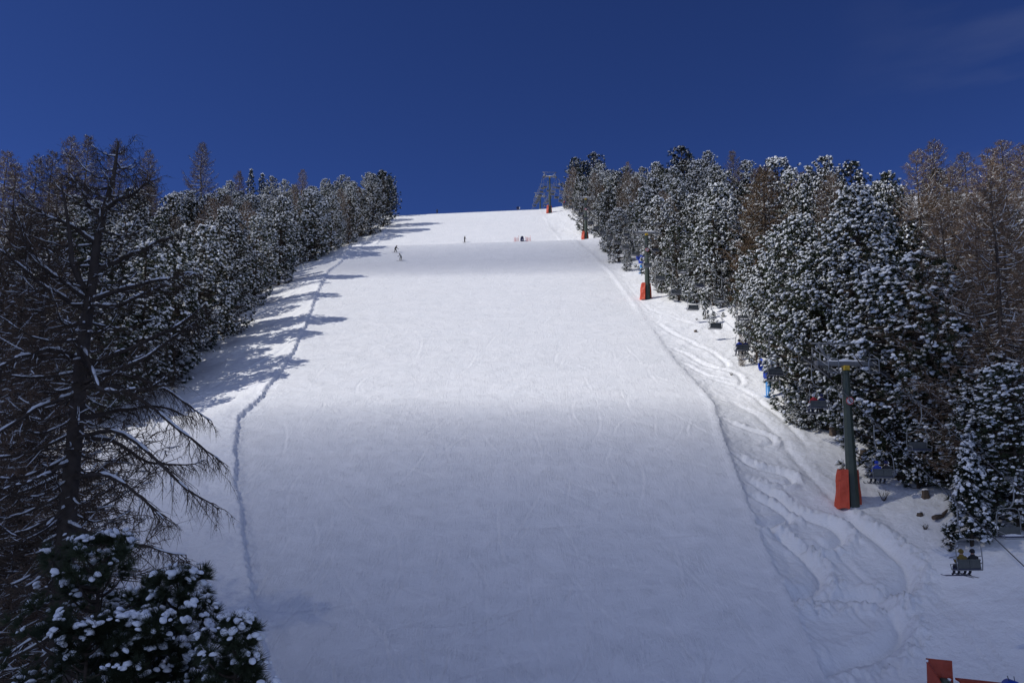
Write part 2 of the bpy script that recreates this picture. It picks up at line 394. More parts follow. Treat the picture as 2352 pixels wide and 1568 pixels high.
# ------------------------------------------------------------------ tree building blocks
def tuft(n, L, w, seed, spread=1.25, dome=True):
    g = np.random.default_rng(seed); V = []; Fq = []
    for i in range(n):
        th = math.acos(1 - g.random() * (1 - math.cos(spread))); ph = g.random() * 2 * PI
        d = np.array([math.sin(th) * math.cos(ph), math.sin(th) * math.sin(ph), math.cos(th)])
        l = L * (.7 + .5 * g.random()); s = np.cross(d, g.random(3) - .5); s /= np.linalg.norm(s)
        b = d * l * .05
        V += [b - s * w / 2, b + s * w / 2, d * l + s * w * .12, d * l - s * w * .12]; Fq.append([4 * i, 4 * i + 1, 4 * i + 2, 4 * i + 3])
    return np.array(V), np.array(Fq)
def capblob(seed, n=7, fine=False):
    g = np.random.default_rng(seed)
    if fine:
        bm = bmesh.new(); bmesh.ops.create_icosphere(bm, subdivisions=2, radius=1)
        V = np.array([v.co[:] for v in bm.verts]); Fq = np.array([[v.index for v in f.verts] for f in bm.faces]); bm.free()
        V[:, 2] = np.where(V[:, 2] < 0, V[:, 2] * .35, V[:, 2] * .8)
        q = V * 1.6 + g.random(3) * 9
        V *= (1 + .30 * fbm(q[:, 0] + q[:, 2], q[:, 1] - q[:, 2] * .7, seed, 2))[:, None]
        return V, Fq
    rings = [(.0, .9), (.66, .68), (1.0, .12), (.74, -.35)]
    V = [[0, 0, .9]]
    for r, z in rings[1:]:
        for i in range(n):
            a = 2 * PI * i / n; k = r * (.72 + .5 * g.random()); V.append([k * math.cos(a), k * math.sin(a), z + .34 * (g.random() - .5)])
    Q = []; 
    for i in range(n): Q.append([0, 1 + i, 1 + (i + 1) % n, 1 + (i + 1) % n])
    for r in range(2):
        for i in range(n): Q.append([1 + r * n + i, 1 + (r + 1) * n + i, 1 + (r + 1) * n + (i + 1) % n, 1 + r * n + (i + 1) % n])
    T = [q[:3] for q in Q[:n]]
    for q in Q[n:]: T += [[q[0], q[1], q[2]], [q[0], q[2], q[3]]]
    return np.array(V), np.array(T)

def make_pine(name, Ht, R, seed, snow=.7, cb=.12, shape='round', fine=False, needle='needle', nlimb=74, cpl=12, csz=1.0):
    """trunk mesh with limbs, crown mesh of needle tufts with snow caps"""
    g = np.random.default_rng(seed); tr = MB(); cr = MB()
    k = 9; zt = np.linspace(0, Ht * .97, k); wob = np.cumsum(g.normal(0, .03, (k, 2)), 0)
    tp = np.column_stack([wob, zt]); tp[0, :2] = 0; r0 = .012 * Ht + .05
    tp = np.vstack([[0, 0, -1.2], tp]); tr.tube(tp, np.concatenate([[r0 * 1.1], r0 * (1 - .88 * np.linspace(0, 1, k))]), 7, 0)
    z0 = Ht * cb; P = []; D = []; SN = []; big = []
    for i in range(nlimb):
        t = (i + g.random()) / nlimb
        t = t ** .85
        if shape == 'round': pr = max(0.16, math.sin(PI * (t * .86 + .13)) ** .62)
        elif shape == 'cone': pr = max(.07, (1 - t) ** .85 * (.75 + .25 * min(1, t * 6)))
        else: pr = max(.12, (1 - t) ** .55 * min(1, .6 + t * 2.5))
        z = z0 + (Ht - z0) * t; a = i * 2.39996 + g.normal(0, .35)
        rl = R * pr * ((.55 + .75 * g.random()) if fine else (.72 + .46 * g.random())) * (1 + .20 * math.sin(a * 2 + seed) + .24 * math.sin(z * 1.5 + a * 2 + seed))
        b = np.array([np.interp(z, tp[:, 2], tp[:, 0]), np.interp(z, tp[:, 2], tp[:, 1]), 0])
        d = np.array([math.cos(a), math.sin(a), 0])
        lift = (.35 if shape == 'round' else -.18 if shape == 'cone' else .15) * rl + .5 * t ** 3
        n = 6; s = np.linspace(0, 1, n)[:, None]
        path = b + np.array([0, 0, z - .35 * rl * (1 if shape != 'cone' else -.2)]) + d * rl * s + np.array([0, 0, 1.0]) * (lift * s ** 1.6 - (.10 * rl) * np.sin(PI * s))
        path[:, 2] = np.minimum(path[:, 2], Ht - .1)
        tr.tube(path, np.linspace(max(.02, .028 * rl + .02), .008, n), 4, 0, cap=False)
        m = max(3, int(cpl * (.45 + .55 * pr) * (.8 + .4 * g.random())))
        q = .38 + .62 * np.sqrt(g.random(m)); cpos = np.column_stack([np.interp(q, s[:, 0], path[:, c]) for c in range(3)])
        wdt = (.16 + .26 * q) * min(1.2, rl * .62)
        side = np.array([-d[1], d[0], 0]); off = g.normal(0, .8, m) * wdt; offz = g.normal(0, .42, m) * wdt + .05
        cpos = cpos + side * off[:, None] + np.array([0, 0, 1.0]) * offz[:, None]
        P.append(cpos); D.append(d * (.7 - .25 * t) + side * (off / (wdt + .1) * .4)[:, None] + np.array([0, 0, .55]) + g.normal(0, .22, (m, 3)))
        SN.append(.30 + .70 * np.clip(.45 + offz / (wdt + .05) * .6 + .25 * (q - .5), 0, 1))
    for j in range(6):
        P.append(np.array([[wob[-1, 0] + g.normal(0, .12), wob[-1, 1] + g.normal(0, .12), Ht - .1 - .12 * j]])); D.append(np.array([[g.normal(0, .4), g.normal(0, .4), 1]])); SN.append(np.array([.8]))
    P = np.concatenate(P); D = np.concatenate(D); SN = np.concatenate(SN); n = len(P)
    nt = 5; per = g.integers(0, nt, n)
    for v in range(nt):
        TV, TF = tuft(90 if fine else 26, (.20 if fine else .30) * csz, (.010 if fine else .036) * csz, seed * 9 + v)
        s = per == v; nn = int(s.sum())
        if not nn: continue
        sc = (.8 + .45 * g.random((nn, 1))) * np.ones((1, 3))
        V, Fq = inst(TV, TF, P[s], rots(D[s], g), sc); cr.add(V, Fq, 0, False)
    if snow > 0:
        on = g.random(n) < SN * snow; idx = np.where(on)[0]; idx = np.concatenate([idx, idx, idx, idx[g.random(len(idx)) < .6]]) if fine else np.concatenate([idx, idx, idx[g.random(len(idx)) < .75]]); nb = 8; per = g.integers(0, nb, len(idx))
        for v in range(nb):
            s = idx[per == v]; nn = len(s)
            if not nn: continue
            TV, TF = capblob(seed * 5 + v, fine=fine)
            pos = P[s] + D[s] * (.14 * csz) + np.array([0, 0, .05 * csz]) + g.normal(0, (.065 if fine else .085) * csz, (nn, 3)) * [1, 1, .45 if fine else .7]
            b = ((.052 + .092 * g.random((nn, 1)) ** 1.4) if not fine else (.030 + .050 * g.random((nn, 1)) ** 1.3)) * csz
            sc = b * np.column_stack([.9 + (.4 if fine else .65) * g.random(nn), (.85 if fine else .7) + (.3 if fine else .5) * g.random(nn), (.75 if fine else .7) + .4 * g.random(nn)])
            R_ = rotz(g.random(nn) * 2 * PI); tl = g.normal(0, .25, (nn, 3)) + np.array([0, 0, .8]) + D[s] * [.6, .6, 0]
            V, Fq = inst(TV, TF, pos, np.einsum('nij,njk->nik', rots(tl, g), R_), sc); cr.add(V, Fq, 1, True)
    return tr.mesh(name + '_trunk', [M['bark']]), cr.mesh(name + '_crown', [M[needle], M['snow']])

def larch_branch(tr, cr, path, r0, g, twl=.8, ntw=14, hang=.25, bw=.016, nt3=5, snow=.6, fine=False, tipup=True):
    path = np.asarray(path, float); n = len(path); s = np.linspace(0, 1, n)
    seg = np.linalg.norm(np.diff(path, axis=0), axis=1).sum()
    rad = r0 * (1 - .85 * s); tr.tube(path, rad, 5 if fine else 3, 0, cap=False)
    if snow > 0:                                          # snow lying along the limb
        k = 0; 
        while k < n - 1:
            if g.random() < snow:
                e = min(n - 1, k + int(g.integers(1, 4))); q = np.linspace(k, e, (e - k) * (3 if fine else 1) + 2)
                p = np.column_stack([np.interp(q, np.arange(n), path[:, c]) for c in range(3)]); rr = np.interp(q, np.arange(n), rad)
                b = (rr * .55 + (.012 if fine else .014)) * (.7 + .6 * g.random(len(q))); b[0] *= .4; b[-1] *= .3
                p[:, 2] += rr * .75 + b * .35; cr.tube(p, b, 5 if fine else 4, 1, cap=False); k = e
            k += 1
    TV3, TB = [], []
    for i in range(ntw):
        q = .18 + .82 * (i + g.random()) / ntw; p = np.array([np.interp(q, s, path[:, c]) for c in range(3)])
        t = np.array([np.interp(min(1, q + .05), s, path[:, c]) for c in range(3)]) - np.array([np.interp(q - .05, s, path[:, c]) for c in range(3)]); t /= np.linalg.norm(t) + 1e-9
        sd = np.cross(t, [0, 0, 1]); sd /= np.linalg.norm(sd) + 1e-9
        l = twl * (1.15 - .75 * q) * (.55 + .7 * g.random()) * (1 if g.random() < .85 else 1.5)
        dr = sd * (1 if i % 2 else -1) * (.5 + .6 * g.random()) + t * (.55 + .4 * g.random()) + np.array([0, 0, g.normal(-.05, .22)]); dr /= np.linalg.norm(dr)
        u = np.linspace(0, 1, 5)[:, None]; tp = p + dr * l * u + np.array([0, 0, 1.0]) * (-hang * l * u ** 1.7 + .12 * l * u ** 4)
        tp[1:] += np.cumsum(g.normal(0, .035 * l, (4, 3)), 0)
        V, Fq = tube(tp, np.linspace(max(r0 * .22, bw * .6), bw * .35, 5), 3); cr.add(V, Fq, 0, False)
        if snow > 0 and g.random() < snow * .9:
            a = int(g.integers(0, 4)); b = min(4, a + int(g.integers(1, 3)))
            if b > a:
                sp = tp[a:b + 1].copy(); w = (bw * .75 + .004) * (.7 + .7 * g.random(len(sp))); w[-1] *= .3; w[0] *= .6; sp[:, 2] += w * .8
                V, Fq = tube(sp, w, 3); cr.add(V, Fq, 1, True)
        for j in range(nt3):                              # fine side twigs, mostly hanging
            q2 = .15 + .85 * g.random(); a = np.array([np.interp(q2, u[:, 0], tp[:, c]) for c in range(3)])
            d3 = np.array([g.normal(0, .55), g.normal(0, .55), -.25 - .8 * hang * 2 + g.normal(0, .45)]) + dr * .35
            d3 /= np.linalg.norm(d3); l3 = (.14 + .26 * g.random()) * (.6 + hang * 1.6) * (1 if fine else 1.15)
            s3 = np.cross(d3, g.random(3) - .5); s3 /= np.linalg.norm(s3); w3 = bw * .42
            m3 = a + d3 * l3 * .5 + g.normal(0, .02, 3); e3 = m3 + (d3 + [0, 0, -.25 * hang]) * l3 * .5
            TV3 += [a - s3 * w3, a + s3 * w3, m3 + s3 * w3 * .8, m3 - s3 * w3 * .8, e3 + s3 * w3 * .4, e3 - s3 * w3 * .4]
            b0 = len(TV3) - 6; TB += [[b0, b0 + 1, b0 + 2, b0 + 3], [b0 + 3, b0 + 2, b0 + 4, b0 + 5]]
            if fine and g.random() < .35:                 # small cone
                w = .016; c0 = len(TV3); z = np.array([0, 0, 1.0])
                TV3 += [m3 + [w, 0, 0], m3 + [0, w, 0], m3 - [w, 0, 0], m3 - [0, w, 0], m3 + z * w * 1.5, m3 - z * w * 1.5]
                TB += [[c0, c0 + 1, c0 + 4, c0 + 4], [c0 + 2, c0 + 3, c0 + 4, c0 + 4], [c0 + 1, c0, c0 + 5, c0 + 5], [c0 + 3, c0 + 2, c0 + 5, c0 + 5]]
    if TB:
        TB = [q if q[2] != q[3] else q[:3] for q in TB]
        q4 = np.array([q for q in TB if len(q) == 4]); q3 = [q for q in TB if len(q) == 3]
        cr.add(np.array(TV3), q4, 0, False)
        if q3: cr.f.append((np.array(q3) + cr.n - len(TV3), 0, False))

def make_larch(name, Ht, R, seed, nb=74, twig='twig', snow=.6, dens=1.0, bw=.022, cb=.14):
    g = np.random.default_rng(seed); tr = MB(); cr = MB()
    k = 10; zt = np.linspace(0, Ht, k); wob = np.cumsum(g.normal(0, .05, (k, 2)), 0); wob[0] = 0
    tp = np.column_stack([wob, zt]); r0 = .011 * Ht + .06
    full = np.vstack([[0, 0, -1.2], tp]); tr.tube(full, np.concatenate([[r0 * 1.15], r0 * (1 - .93 * np.linspace(0, 1, k))]), 7, 0)
    for i in range(nb):
        t = ((i + g.random()) / nb) ** 1.05; z = Ht * (cb + (1 - cb) * t) * .995
        pr = (1 - t) ** .62 * (.72 + .28 * min(1, t * 4)); a = i * 2.39996 + g.normal(0, .4)
        rl = max(.35, R * pr * (.6 + .6 * g.random())); d = np.array([math.cos(a), math.sin(a), 0])
        b = np.array([np.interp(z, tp[:, 2], tp[:, 0]), np.interp(z, tp[:, 2], tp[:, 1]), z])
        n = 7; s = np.linspace(0, 1, n)[:, None]; up = .35 + .5 * t + g.normal(0, .08)
        path = b + d * rl * s + np.array([0, 0, 1.0]) * rl * (-.28 * (1 - t) * np.sin(PI * s * .8) + (up - .15) * s ** 2.2) + np.cumsum(g.normal(0, .035 * rl ** .5, (n, 3)), 0) * s
        larch_branch(tr, cr, path, .010 + .012 * rl, g, twl=.30 * rl + .35, ntw=int((5 + 3.2 * rl) * dens), hang=.22, bw=bw, nt3=int(6 * dens), snow=snow)
    return tr.mesh(name + '_trunk', [M['larchbark']]), cr.mesh(name + '_crown', [M[twig], M['snow']])

# prototypes: (trunk mesh, crown mesh, nominal height, object name, category)
PR = {'P': [], 'D': [], 'L': [], 'O': [], 'S': [], 'G': [], 'Y': []}
for i, (h, r, sn) in enumerate([(14, 3.2, 1.0), (14, 2.9, .7), (13, 3.4, 1.15), (15, 3.1, .5), (12, 3.0, 1.15), (14, 2.7, .95)]):
    PR['P'].append((*make_pine('stone_pine', h, r, 100 + i, sn, cb=.03, nlimb=112, cpl=16), h))
for i, (h, r) in enumerate([(15, 2.8), (14, 3.1)]):
    PR['D'].append((*make_pine('dark_pine', h, r, 200 + i, .30, cb=.03, needle='needle_dark', nlimb=115, cpl=16), h))
for i, (h, r) in enumerate([(19, 5.0), (18, 4.4), (20, 5.4)]):
    PR['L'].append((*make_larch('larch', h, r, 300 + i, nb=118, bw=.030, dens=1.25, snow=.72), h))
for i, (h, r, sn) in enumerate([(20, 3.9, .85), (21, 3.6, 1.1)]):
    PR['P'].append((*make_pine('stone_pine', h, r, 150 + i, sn, cb=.02, nlimb=210, cpl=19), h))
PR['D'].append((*make_pine('dark_pine', 20, 3.6, 250, .3, cb=.02, needle='needle_dark', nlimb=200, cpl=18), 20))
PR['O'].append((*make_larch('rust_larch', 14, 3.4, 320, nb=110, twig='twig_or', snow=.35, dens=1.3, bw=.034, cb=.05), 14))
for i, (h, r) in enumerate([(15, 2.6), (13, 2.8)]):
    PR['S'].append((*make_pine('spruce', h, r, 400 + i, .4, cb=.05, shape='cone', needle='needle_dark', nlimb=95, cpl=12), h))
PR['G'].append((*make_pine('young_spruce', 8.5, 2.0, 410, .75, cb=.04, shape='cone', needle='needle_dark', nlimb=84, cpl=18, csz=1.15), 8.5))
PR['Y'].append((*make_pine('young_pine', 2.4, .75, 420, .6, cb=.05, shape='mid', nlimb=22, cpl=6, csz=.8), 2.4))
NM = {'P': ('stone_pine', 'pine tree'), 'D': ('stone_pine', 'pine tree'), 'L': ('larch_tree', 'larch tree'), 'O': ('larch_tree', 'larch tree'),
      'S': ('spruce_tree', 'spruce tree'), 'G': ('spruce_tree', 'spruce tree'), 'Y': ('pine_sapling', 'young tree')}
ADJ = {'P': 'snow-dusted stone pine', 'D': 'dark nearly snowless stone pine', 'L': 'bare brown larch with snowy branches', 'O': 'rust-brown bushy larch',
       'S': 'dark pointed spruce', 'G': 'young spruce loaded with snow', 'Y': 'small young pine'}
TREES = []; used_labels = set(); HID = set([16,59,64,65,68,69,70,71,123,135,136,139,141,144,149,150,152,153,157,160,166,167,168,169,173,175,178,182,183,191,192,194,195,196,197,198,199,213,214,216,218,219,220,221,226,233,234,236,240,244,245,246,247,248,251,254,284,296,300,302,306,309,322,323,324,325,329,330,331,332,337,339,341,344,345,346,348,349,350,351,354,356,357,358,360,361,363,364,365,366,367,368,369,370,371,372,374,375,376,378,380,383,384,388,389,390,391,392,393,395,396,397,398,399,400,401,402,412,420,421,422,423,424]); TI = [0]
def put_tree(kind, x, y, h, g, label=None, wide=1.0, var=None, where=None):
    v = int(g.integers(0, len(PR[kind]))) if var is None else var
    if var is None and kind in 'PD' and h > 17.5: v = (6 + v % 2) if kind == 'P' else 2
    elif kind in 'PD' and h <= 17.5: v = v % (6 if kind == 'P' else 2)
    tm, cm, hn = PR[kind][v]; nm, cat = NM[kind]; z = gz(x, y) - .1
    s = h / hn; sx = s ** .8 * wide * (.92 + .16 * g.random())
    tx, ty = proj(x, y, z + h)
    if label is None:
        side = where or ('left forest' if x < 0 else 'right forest')
        label = f"{ADJ[kind]}, {side}, tip {tx / 23.52:.0f}% across, {ty / 15.68:.0f}% down photo"
        if label in used_labels: label = f"{ADJ[kind]}, {side}, tip {tx / 23.52:.1f}% across, {ty / 15.68:.1f}% down photo"
    used_labels.add(label); TI[0] += 1; hs = [g.random() * 6.28, g.random(), g.normal(0, .015), g.normal(0, .015)]
    if TI[0] in HID: TREES.append((x, y, h, tx, ty, kind, None)); return None
    o = thing(nm, label, cat, (x, y, z), hs[0], {'P': 'stone pines of the forest', 'D': 'stone pines of the forest', 'L': 'larches of the forest', 'O': 'larches of the forest', 'S': 'spruces of the forest', 'G': 'spruces of the forest', 'Y': 'saplings beside the lift'}[kind])
    o.scale = (sx, sx * (.92 + .16 * hs[1]), s); o['ti'] = TI[0]
    o.rotation_euler[0] = hs[2]; o.rotation_euler[1] = hs[3]
    link('trunk', tm, o); link('crown', cm, o); TREES.append((x, y, h, tx, ty, kind, o)); return o

# ------------------------------------------------------------------ forest
SKY = [(0,345),(30,390),(60,355),(100,345),(150,312),(200,308),(230,335),(260,320),(300,320),(345,350),(365,425),(395,430),(440,420),(500,425),(550,395),(600,402),(640,407),(690,420),(715,425),(760,412),(810,402),(850,395),(885,395),(905,420),(915,500)]
SKR = [(1285,470),(1300,440),(1312,365),(1330,375),(1365,355),(1390,378),(1440,375),(1480,385),(1520,378),(1545,362),(1570,342),(1595,370),(1620,352),(1660,372),(1690,380),(1720,380),(1750,388),(1780,368),(1820,392),(1850,397),(1890,368),(1925,388),(1965,376),(1995,418),(2035,401),(2065,412),(2090,400),(2140,380),(2180,390),(2220,380),(2250,390),(2300,350),(2352,350)]
def ceil_y(px): 
    S = SKY if px < 1100 else SKR
    return np.interp(px, [p[0] for p in S], [p[1] for p in S])
FL = [(885,508),(840,535),(760,572),(700,597),(640,640),(600,690),(545,745),(500,770),(440,812),(400,885),(330,960)]
FR = [(1292,492),(1330,525),(1395,575),(1440,612),(1500,655),(1560,680),(1625,700),(1695,720),(1700,840),(1745,905),(1840,975),(1930,985),(1990,1052),(2050,1112),(2190,1115),(2260,1120),(2352,1195)]
def edgeline(pts):
    w = [ghit(a, b) for a, b in pts]; w = [p for p in w if p is not None]; w.sort(key=lambda p: p[1])
    return np.array([p[1] for p in w]), np.array([p[0] for p in w])
fly, flx = edgeline(FL); fry, frx = edgeline(FR)
def fl(y): return np.interp(y, fly, flx)
def fr(y): return np.interp(y, fry, frx)

gt = np.random.default_rng(11)
def sky_tree(px, ytop, kind, h, wide=1.0, var=None, off=2.0):
    """walk up the forest along this line of sight until a tree of height h just reaches the skyline there"""
    best = None
    for d in np.arange(60, 300, 1.0):
        x = (px - CX) / F * (d * cT + (0.33 * d) * sT)
        if px < CX and x > fl(d) - off: continue
        if px > CX and x < fr(d) + off: continue
        z = gz(x, d); _, ty = proj(x, d, z + h); e = abs(ty - ytop)
        if best is None or e < best[0] - .5: best = (e, x, d, z)
        if ty <= ytop: break
    e, x, d, z = best
    r = ray(px, ytop); zt = r[2] * d / r[1]; hh = float(np.clip(zt - z, 5, h * 1.5))
    return put_tree(kind, x, d, hh, gt, wide=wide, var=var)
for a in [(5,345,'L',21),(75,352,'L',20),(150,312,'L',23),(195,308,'L',23),(335,345,'L',20),(462,330,'L',19),(550,392,'O',12),(577,390,'S',15),(602,400,'S',15),(528,418,'P',15),
          (625,407,'P',14),(690,388,'L',15),(560,462,'P',13),(745,412,'P',13),(790,403,'P',13),(806,412,'O',12),(850,398,'P',13),(876,392,'D',13.5),(893,405,'D',12),(440,440,'P',15),(485,448,'P',14),(400,450,'P',16),(655,415,'P',14),(715,430,'P',13),(262,322,'L',22),(110,345,'L',21),(40,375,'L',21),
          (1318,364,'D',14,1.35),(1338,372,'D',13,1.3),(1364,354,'D',15,1.4),(1302,430,'P',9),(1440,372,'L',13),(1400,392,'P',13),(1478,385,'P',13),(1512,375,'P',14),(1568,340,'D',17,1.15),(1625,350,'P',16),(1690,345,'L',17),(1655,395,'P',14),
          (1780,366,'P',16),(1892,364,'P',16),(1960,373,'P',16),(2038,398,'P',15),(2108,345,'L',19),(2180,380,'L',18),(2262,352,'L',20),(1715,372,'P',14),(1815,400,'P',14),(1860,402,'P',14),(1600,372,'P',14)]:
    sky_tree(*a)
def dtree(px, py, Y, kind, wide=1.0, var=None):
    r = ray(px, py); p = r * (Y / r[1]); z = gz(p[0], Y); return put_tree(kind, p[0], Y, p[2] - z, gt, wide=wide, var=var)
for a in [(1745,384,104,'O',1.6),(1842,395,118,'O',1.2),(1990,434,96,'P',1.1),(1925,425,108,'L',1.0),(2140,325,98,'L',1.15),(2212,346,104,'L',1.1),(2298,322,88,'L',1.15),(2345,330,82,'L',1.15),(2070,440,112,'O',.9),(2180,520,84,'L',1.1),(2260,500,78,'L',1.1),(1880,520,92,'L',.9),(1700,560,112,'P',1.1),(2055,455,128,'P',1.1),(2105,470,124,'P',1.1),(2160,450,128,'P',1.1),(2215,455,122,'P',1.1),(2270,440,118,'P',1.1),(2335,430,112,'P',1.1),(2130,560,106,'D',1.1),(2300,520,100,'P',1.1)]: dtree(*a)
# large trees along the forest edges, by the foot of each
for px, pb, kind, yt, wide in [(585,705,'P',500,1.0),(520,770,'P',480,1.0),(490,765,'P',560,1),(640,655,'P',455,1.1),(710,600,'P',440,1.1),(760,575,'P',450,1),(800,560,'P',430,1),(850,540,'P',400,1),(880,520,'D',395,1.1),(445,812,'P',520,1.1),(395,885,'P',560,1.1),(820,545,'O',430,.8),
          (1400,580,'D',440,1.0),(1340,535,'P',410,1),(1422,602,'P',480,1),(1522,655,'P',455,1.1),(1440,622,'P',570,.8),(1560,690,'P',520,1.2),(1520,672,'P',600,1.0),(1600,695,'P',560,1.1),(1640,700,'P',470,1.1),(1660,705,'P',600,1),
          (1722,790,'P',590,.9),(1738,832,'P',640,.75),(1822,848,'P',540,.9),(1835,900,'P',620,1.0),(1860,950,'P',500,1.1),(1900,985,'P',580,1.1),(1995,1000,'P',435,1.15),(1940,975,'D',640,1.1),(2070,1100,'P',620,1.15),(2150,1110,'P',590,1.2),(2110,1120,'P',840,1.0),(2200,1120,'P',790,1.2),(2290,1190,'P',850,1.3),(2345,1215,'P',840,1.3),(2230,1140,'L',480,1.1),(2330,1160,'L',420,1.1),(2020,1050,'P',800,1),(1860,985,'P',870,1.1),(1705,840,'O',760,.5)]:
    p = ghit(px, pb)
    if p is None: continue
    r = ray(px, yt); h = r[2] * p[1] / r[1] - p[2]
    put_tree(kind, p[0], p[1], h, gt, wide=wide)
p = ghit(2232, 1252); r = ray(2225, 1000); put_tree('G', p[0], p[1], r[2] * p[1] / r[1] - p[2], gt, label='young spruce loaded with thick snow standing alone behind the nearest occupied chair')

def fill(side, n_rows, step):
    for row in range(n_rows):
        y = 77.0 if side < 0 else 62.0
        while y < 262:
            e = (fl(y) if side < 0 else fr(y)); off = 3.3 + row * step + gt.random() * step * .8
            x = e + side * off; yy = y + gt.normal(0, .8); y += step * (.85 + .5 * gt.random())
            if any((x - t[0]) ** 2 + (yy - t[1]) ** 2 < (2.5 ** 2 if row < 2 else 3.2 ** 2) for t in TREES): continue
            h = 10.5 + 5.5 * gt.random(); z = gz(x, yy); px, ty = proj(x, yy, z + h)
            if px < -60 or px > 2412: continue
            u = gt.random(); far_r = px > 2080
            kind = 'P' if u < (.30 if far_r else .74) else 'L' if u < (.85 if far_r else .84) else 'O' if u < .88 else 'D' if u < .95 else 'S'
            if kind == 'L': h *= 1.25
            _, ty = proj(x, yy, z + h); lim = ceil_y(px) + 6 + 30 * gt.random()
            if px < 400 and side < 0: lim += 40
            if ty < lim:
                r = ray(px, lim); h2 = r[2] * yy / r[1] - z
                if h2 < 6.5: continue
                h = h2
            put_tree(kind, x, yy, h, gt, wide=1.05)
fill(-1, 5, 5.1); fill(1, 6, 5.4)
print('TREES', len(TREES))
# ------------------------------------------------------------------ the big foreground trees on the left
def big_larch():
    g = np.random.default_rng(55); tr = MB(); cr = MB(); Y0 = 24.0
    stem = [(118,1900),(128,1700),(138,1500),(146,1300),(158,1150),(172,1000),(184,860),(198,740),(212,650),(222,560),(243,470),(262,400),(272,325)]
    tp = np.array([at(a, b, Y0) for a, b in stem]); gzb = gz(tp[0][0], Y0); tp[0][2] = gzb - .5
    rad = np.interp(np.arange(len(tp)), [0, 3, 7, 12], [.34, .27, .17, .03])
    base = tp[0].copy(); base[2] = gzb
    root = thing('larch_tree', 'huge bare larch with sagging snowy limbs filling the left foreground', 'larch tree', base)
    loc = lambda P: np.asarray(P) - base
    tr.tube(loc(tp), rad, 10, 0)
    lead = np.array([at(a, b, Y0 - q) for a, b, q in [(205,690,0),(185,650,.2),(165,600,.5),(160,540,.8),(150,470,1.0),(140,420,1.2)]])
    tr.tube(loc(lead), np.linspace(.11, .02, 6), 6, 0)
    hand = [[(205,690,0),(120,640,-.6),(60,560,-1.2),(25,480,-1.5)], [(195,710,0),(100,660,-1),(20,590,-1.8),(-60,540,-2.2)],
            [(210,690,0),(300,655,-.8),(380,640,-1.4),(452,628,-1.8)], [(200,705,0),(280,700,-1),(340,670,-1.6),(375,650,-2)],
            [(192,850,0),(270,812,-1),(360,770,-2),(430,735,-2.6),(470,703,-2.8)], [(190,880,0),(260,850,-1),(330,830,-1.7),(410,760,-2.2),(450,745,-2.4)],
            [(180,890,0),(280,880,-.7),(380,960,-1.4),(450,1020,-1.8),(508,1052,-2.1)], [(185,860,0),(300,860,.6),(400,905,1),(485,968,1.3)],
            [(168,1010,0),(270,985,-.9),(350,1050,-1.6),(430,1120,-2),(508,1168,-2.3)], [(170,1000,0),(260,1010,.8),(330,1060,1.2),(400,1072,1.6),(470,1060,1.9)],
            [(160,1100,0),(240,1080,-1),(300,1120,-1.7),(345,1160,-2.1),(385,1195,-2.3)], [(175,960,0),(290,940,1),(370,930,1.6),(440,960,2)],
            [(150,1200,0),(230,1230,-1.2),(320,1255,-2),(420,1272,-2.4)], [(188,820,0),(100,800,-1),(20,830,-2),(-60,870,-2.6)],
            [(180,900,0),(90,930,-1.2),(0,990,-2.2),(-80,1050,-3)], [(165,1060,0),(90,1100,-1.5),(10,1120,-2.6)], [(190,800,0),(230,900,-2.2),(330,900,-3.2),(400,850,-3.6)],
            [(215,620,0),(280,600,.5),(350,560,.9),(400,540,1.2)], [(222,560,0),(170,520,-.5),(110,500,-.9),(40,440,-1.2)], [(240,480,0),(300,450,-.4),(350,410,-.8)], [(235,500,0),(190,450,.4),(160,400,.7)]]
    for h in hand:
        q = np.array([at(a, b, Y0 + c) for a, b, c in h]); u = np.linspace(0, len(q) - 1, 14)
        p = np.column_stack([np.interp(u, np.arange(len(q)), q[:, c]) for c in range(3)]); p[1:] += g.normal(0, .045, (13, 3))
        p[1:-1] = (p[:-2] + p[1:-1] * 2 + p[2:]) / 4
        low = h[0][1] > 840 and h[-1][0] > 300
        larch_branch(tr, cr, loc(p), .078, g, twl=.95, ntw=36, hang=.55 if low else .28, bw=.011, nt3=10, snow=.25 if low else .9, fine=True)
    zs = loc(tp)[:, 2]
    for i in range(112):
        t = (i + g.random()) / 112; z = zs[2] + (zs[-1] - zs[2]) * t * .99
        b = np.array([np.interp(z, zs, loc(tp)[:, c]) for c in range(3)]); a = i * 2.39996 + g.normal(0, .4)
        rl = 4.6 * ((1 - t) ** .62 * .95 + .12) * (.5 + .55 * g.random()); d = np.array([math.cos(a), math.sin(a), 0])
        if d[0] > .2: rl *= .55 if t < .45 else .85
        n = 12; s = np.linspace(0, 1, n)[:, None]; dn = .28 if t < .5 else .12
        p = b + d * rl * s + np.array([0, 0, 1.0]) * rl * (-dn * np.sin(PI * s * .75) + (.10 + .4 * t) * s ** 2.2) + np.cumsum(g.normal(0, .05, (n, 3)), 0) * s
        larch_branch(tr, cr, p, .020 + .009 * rl, g, twl=.24 * rl + .30, ntw=int(8 + 5.5 * rl), hang=.28, bw=.010, nt3=7, snow=.36, fine=True)
    link('trunk', tr.mesh('big_larch_trunk', [M['larchbark'], M['snow']]), root); link('crown', cr.mesh('big_larch_crown', [M['twig_dk'], M['snow']]), root)
big_larch()
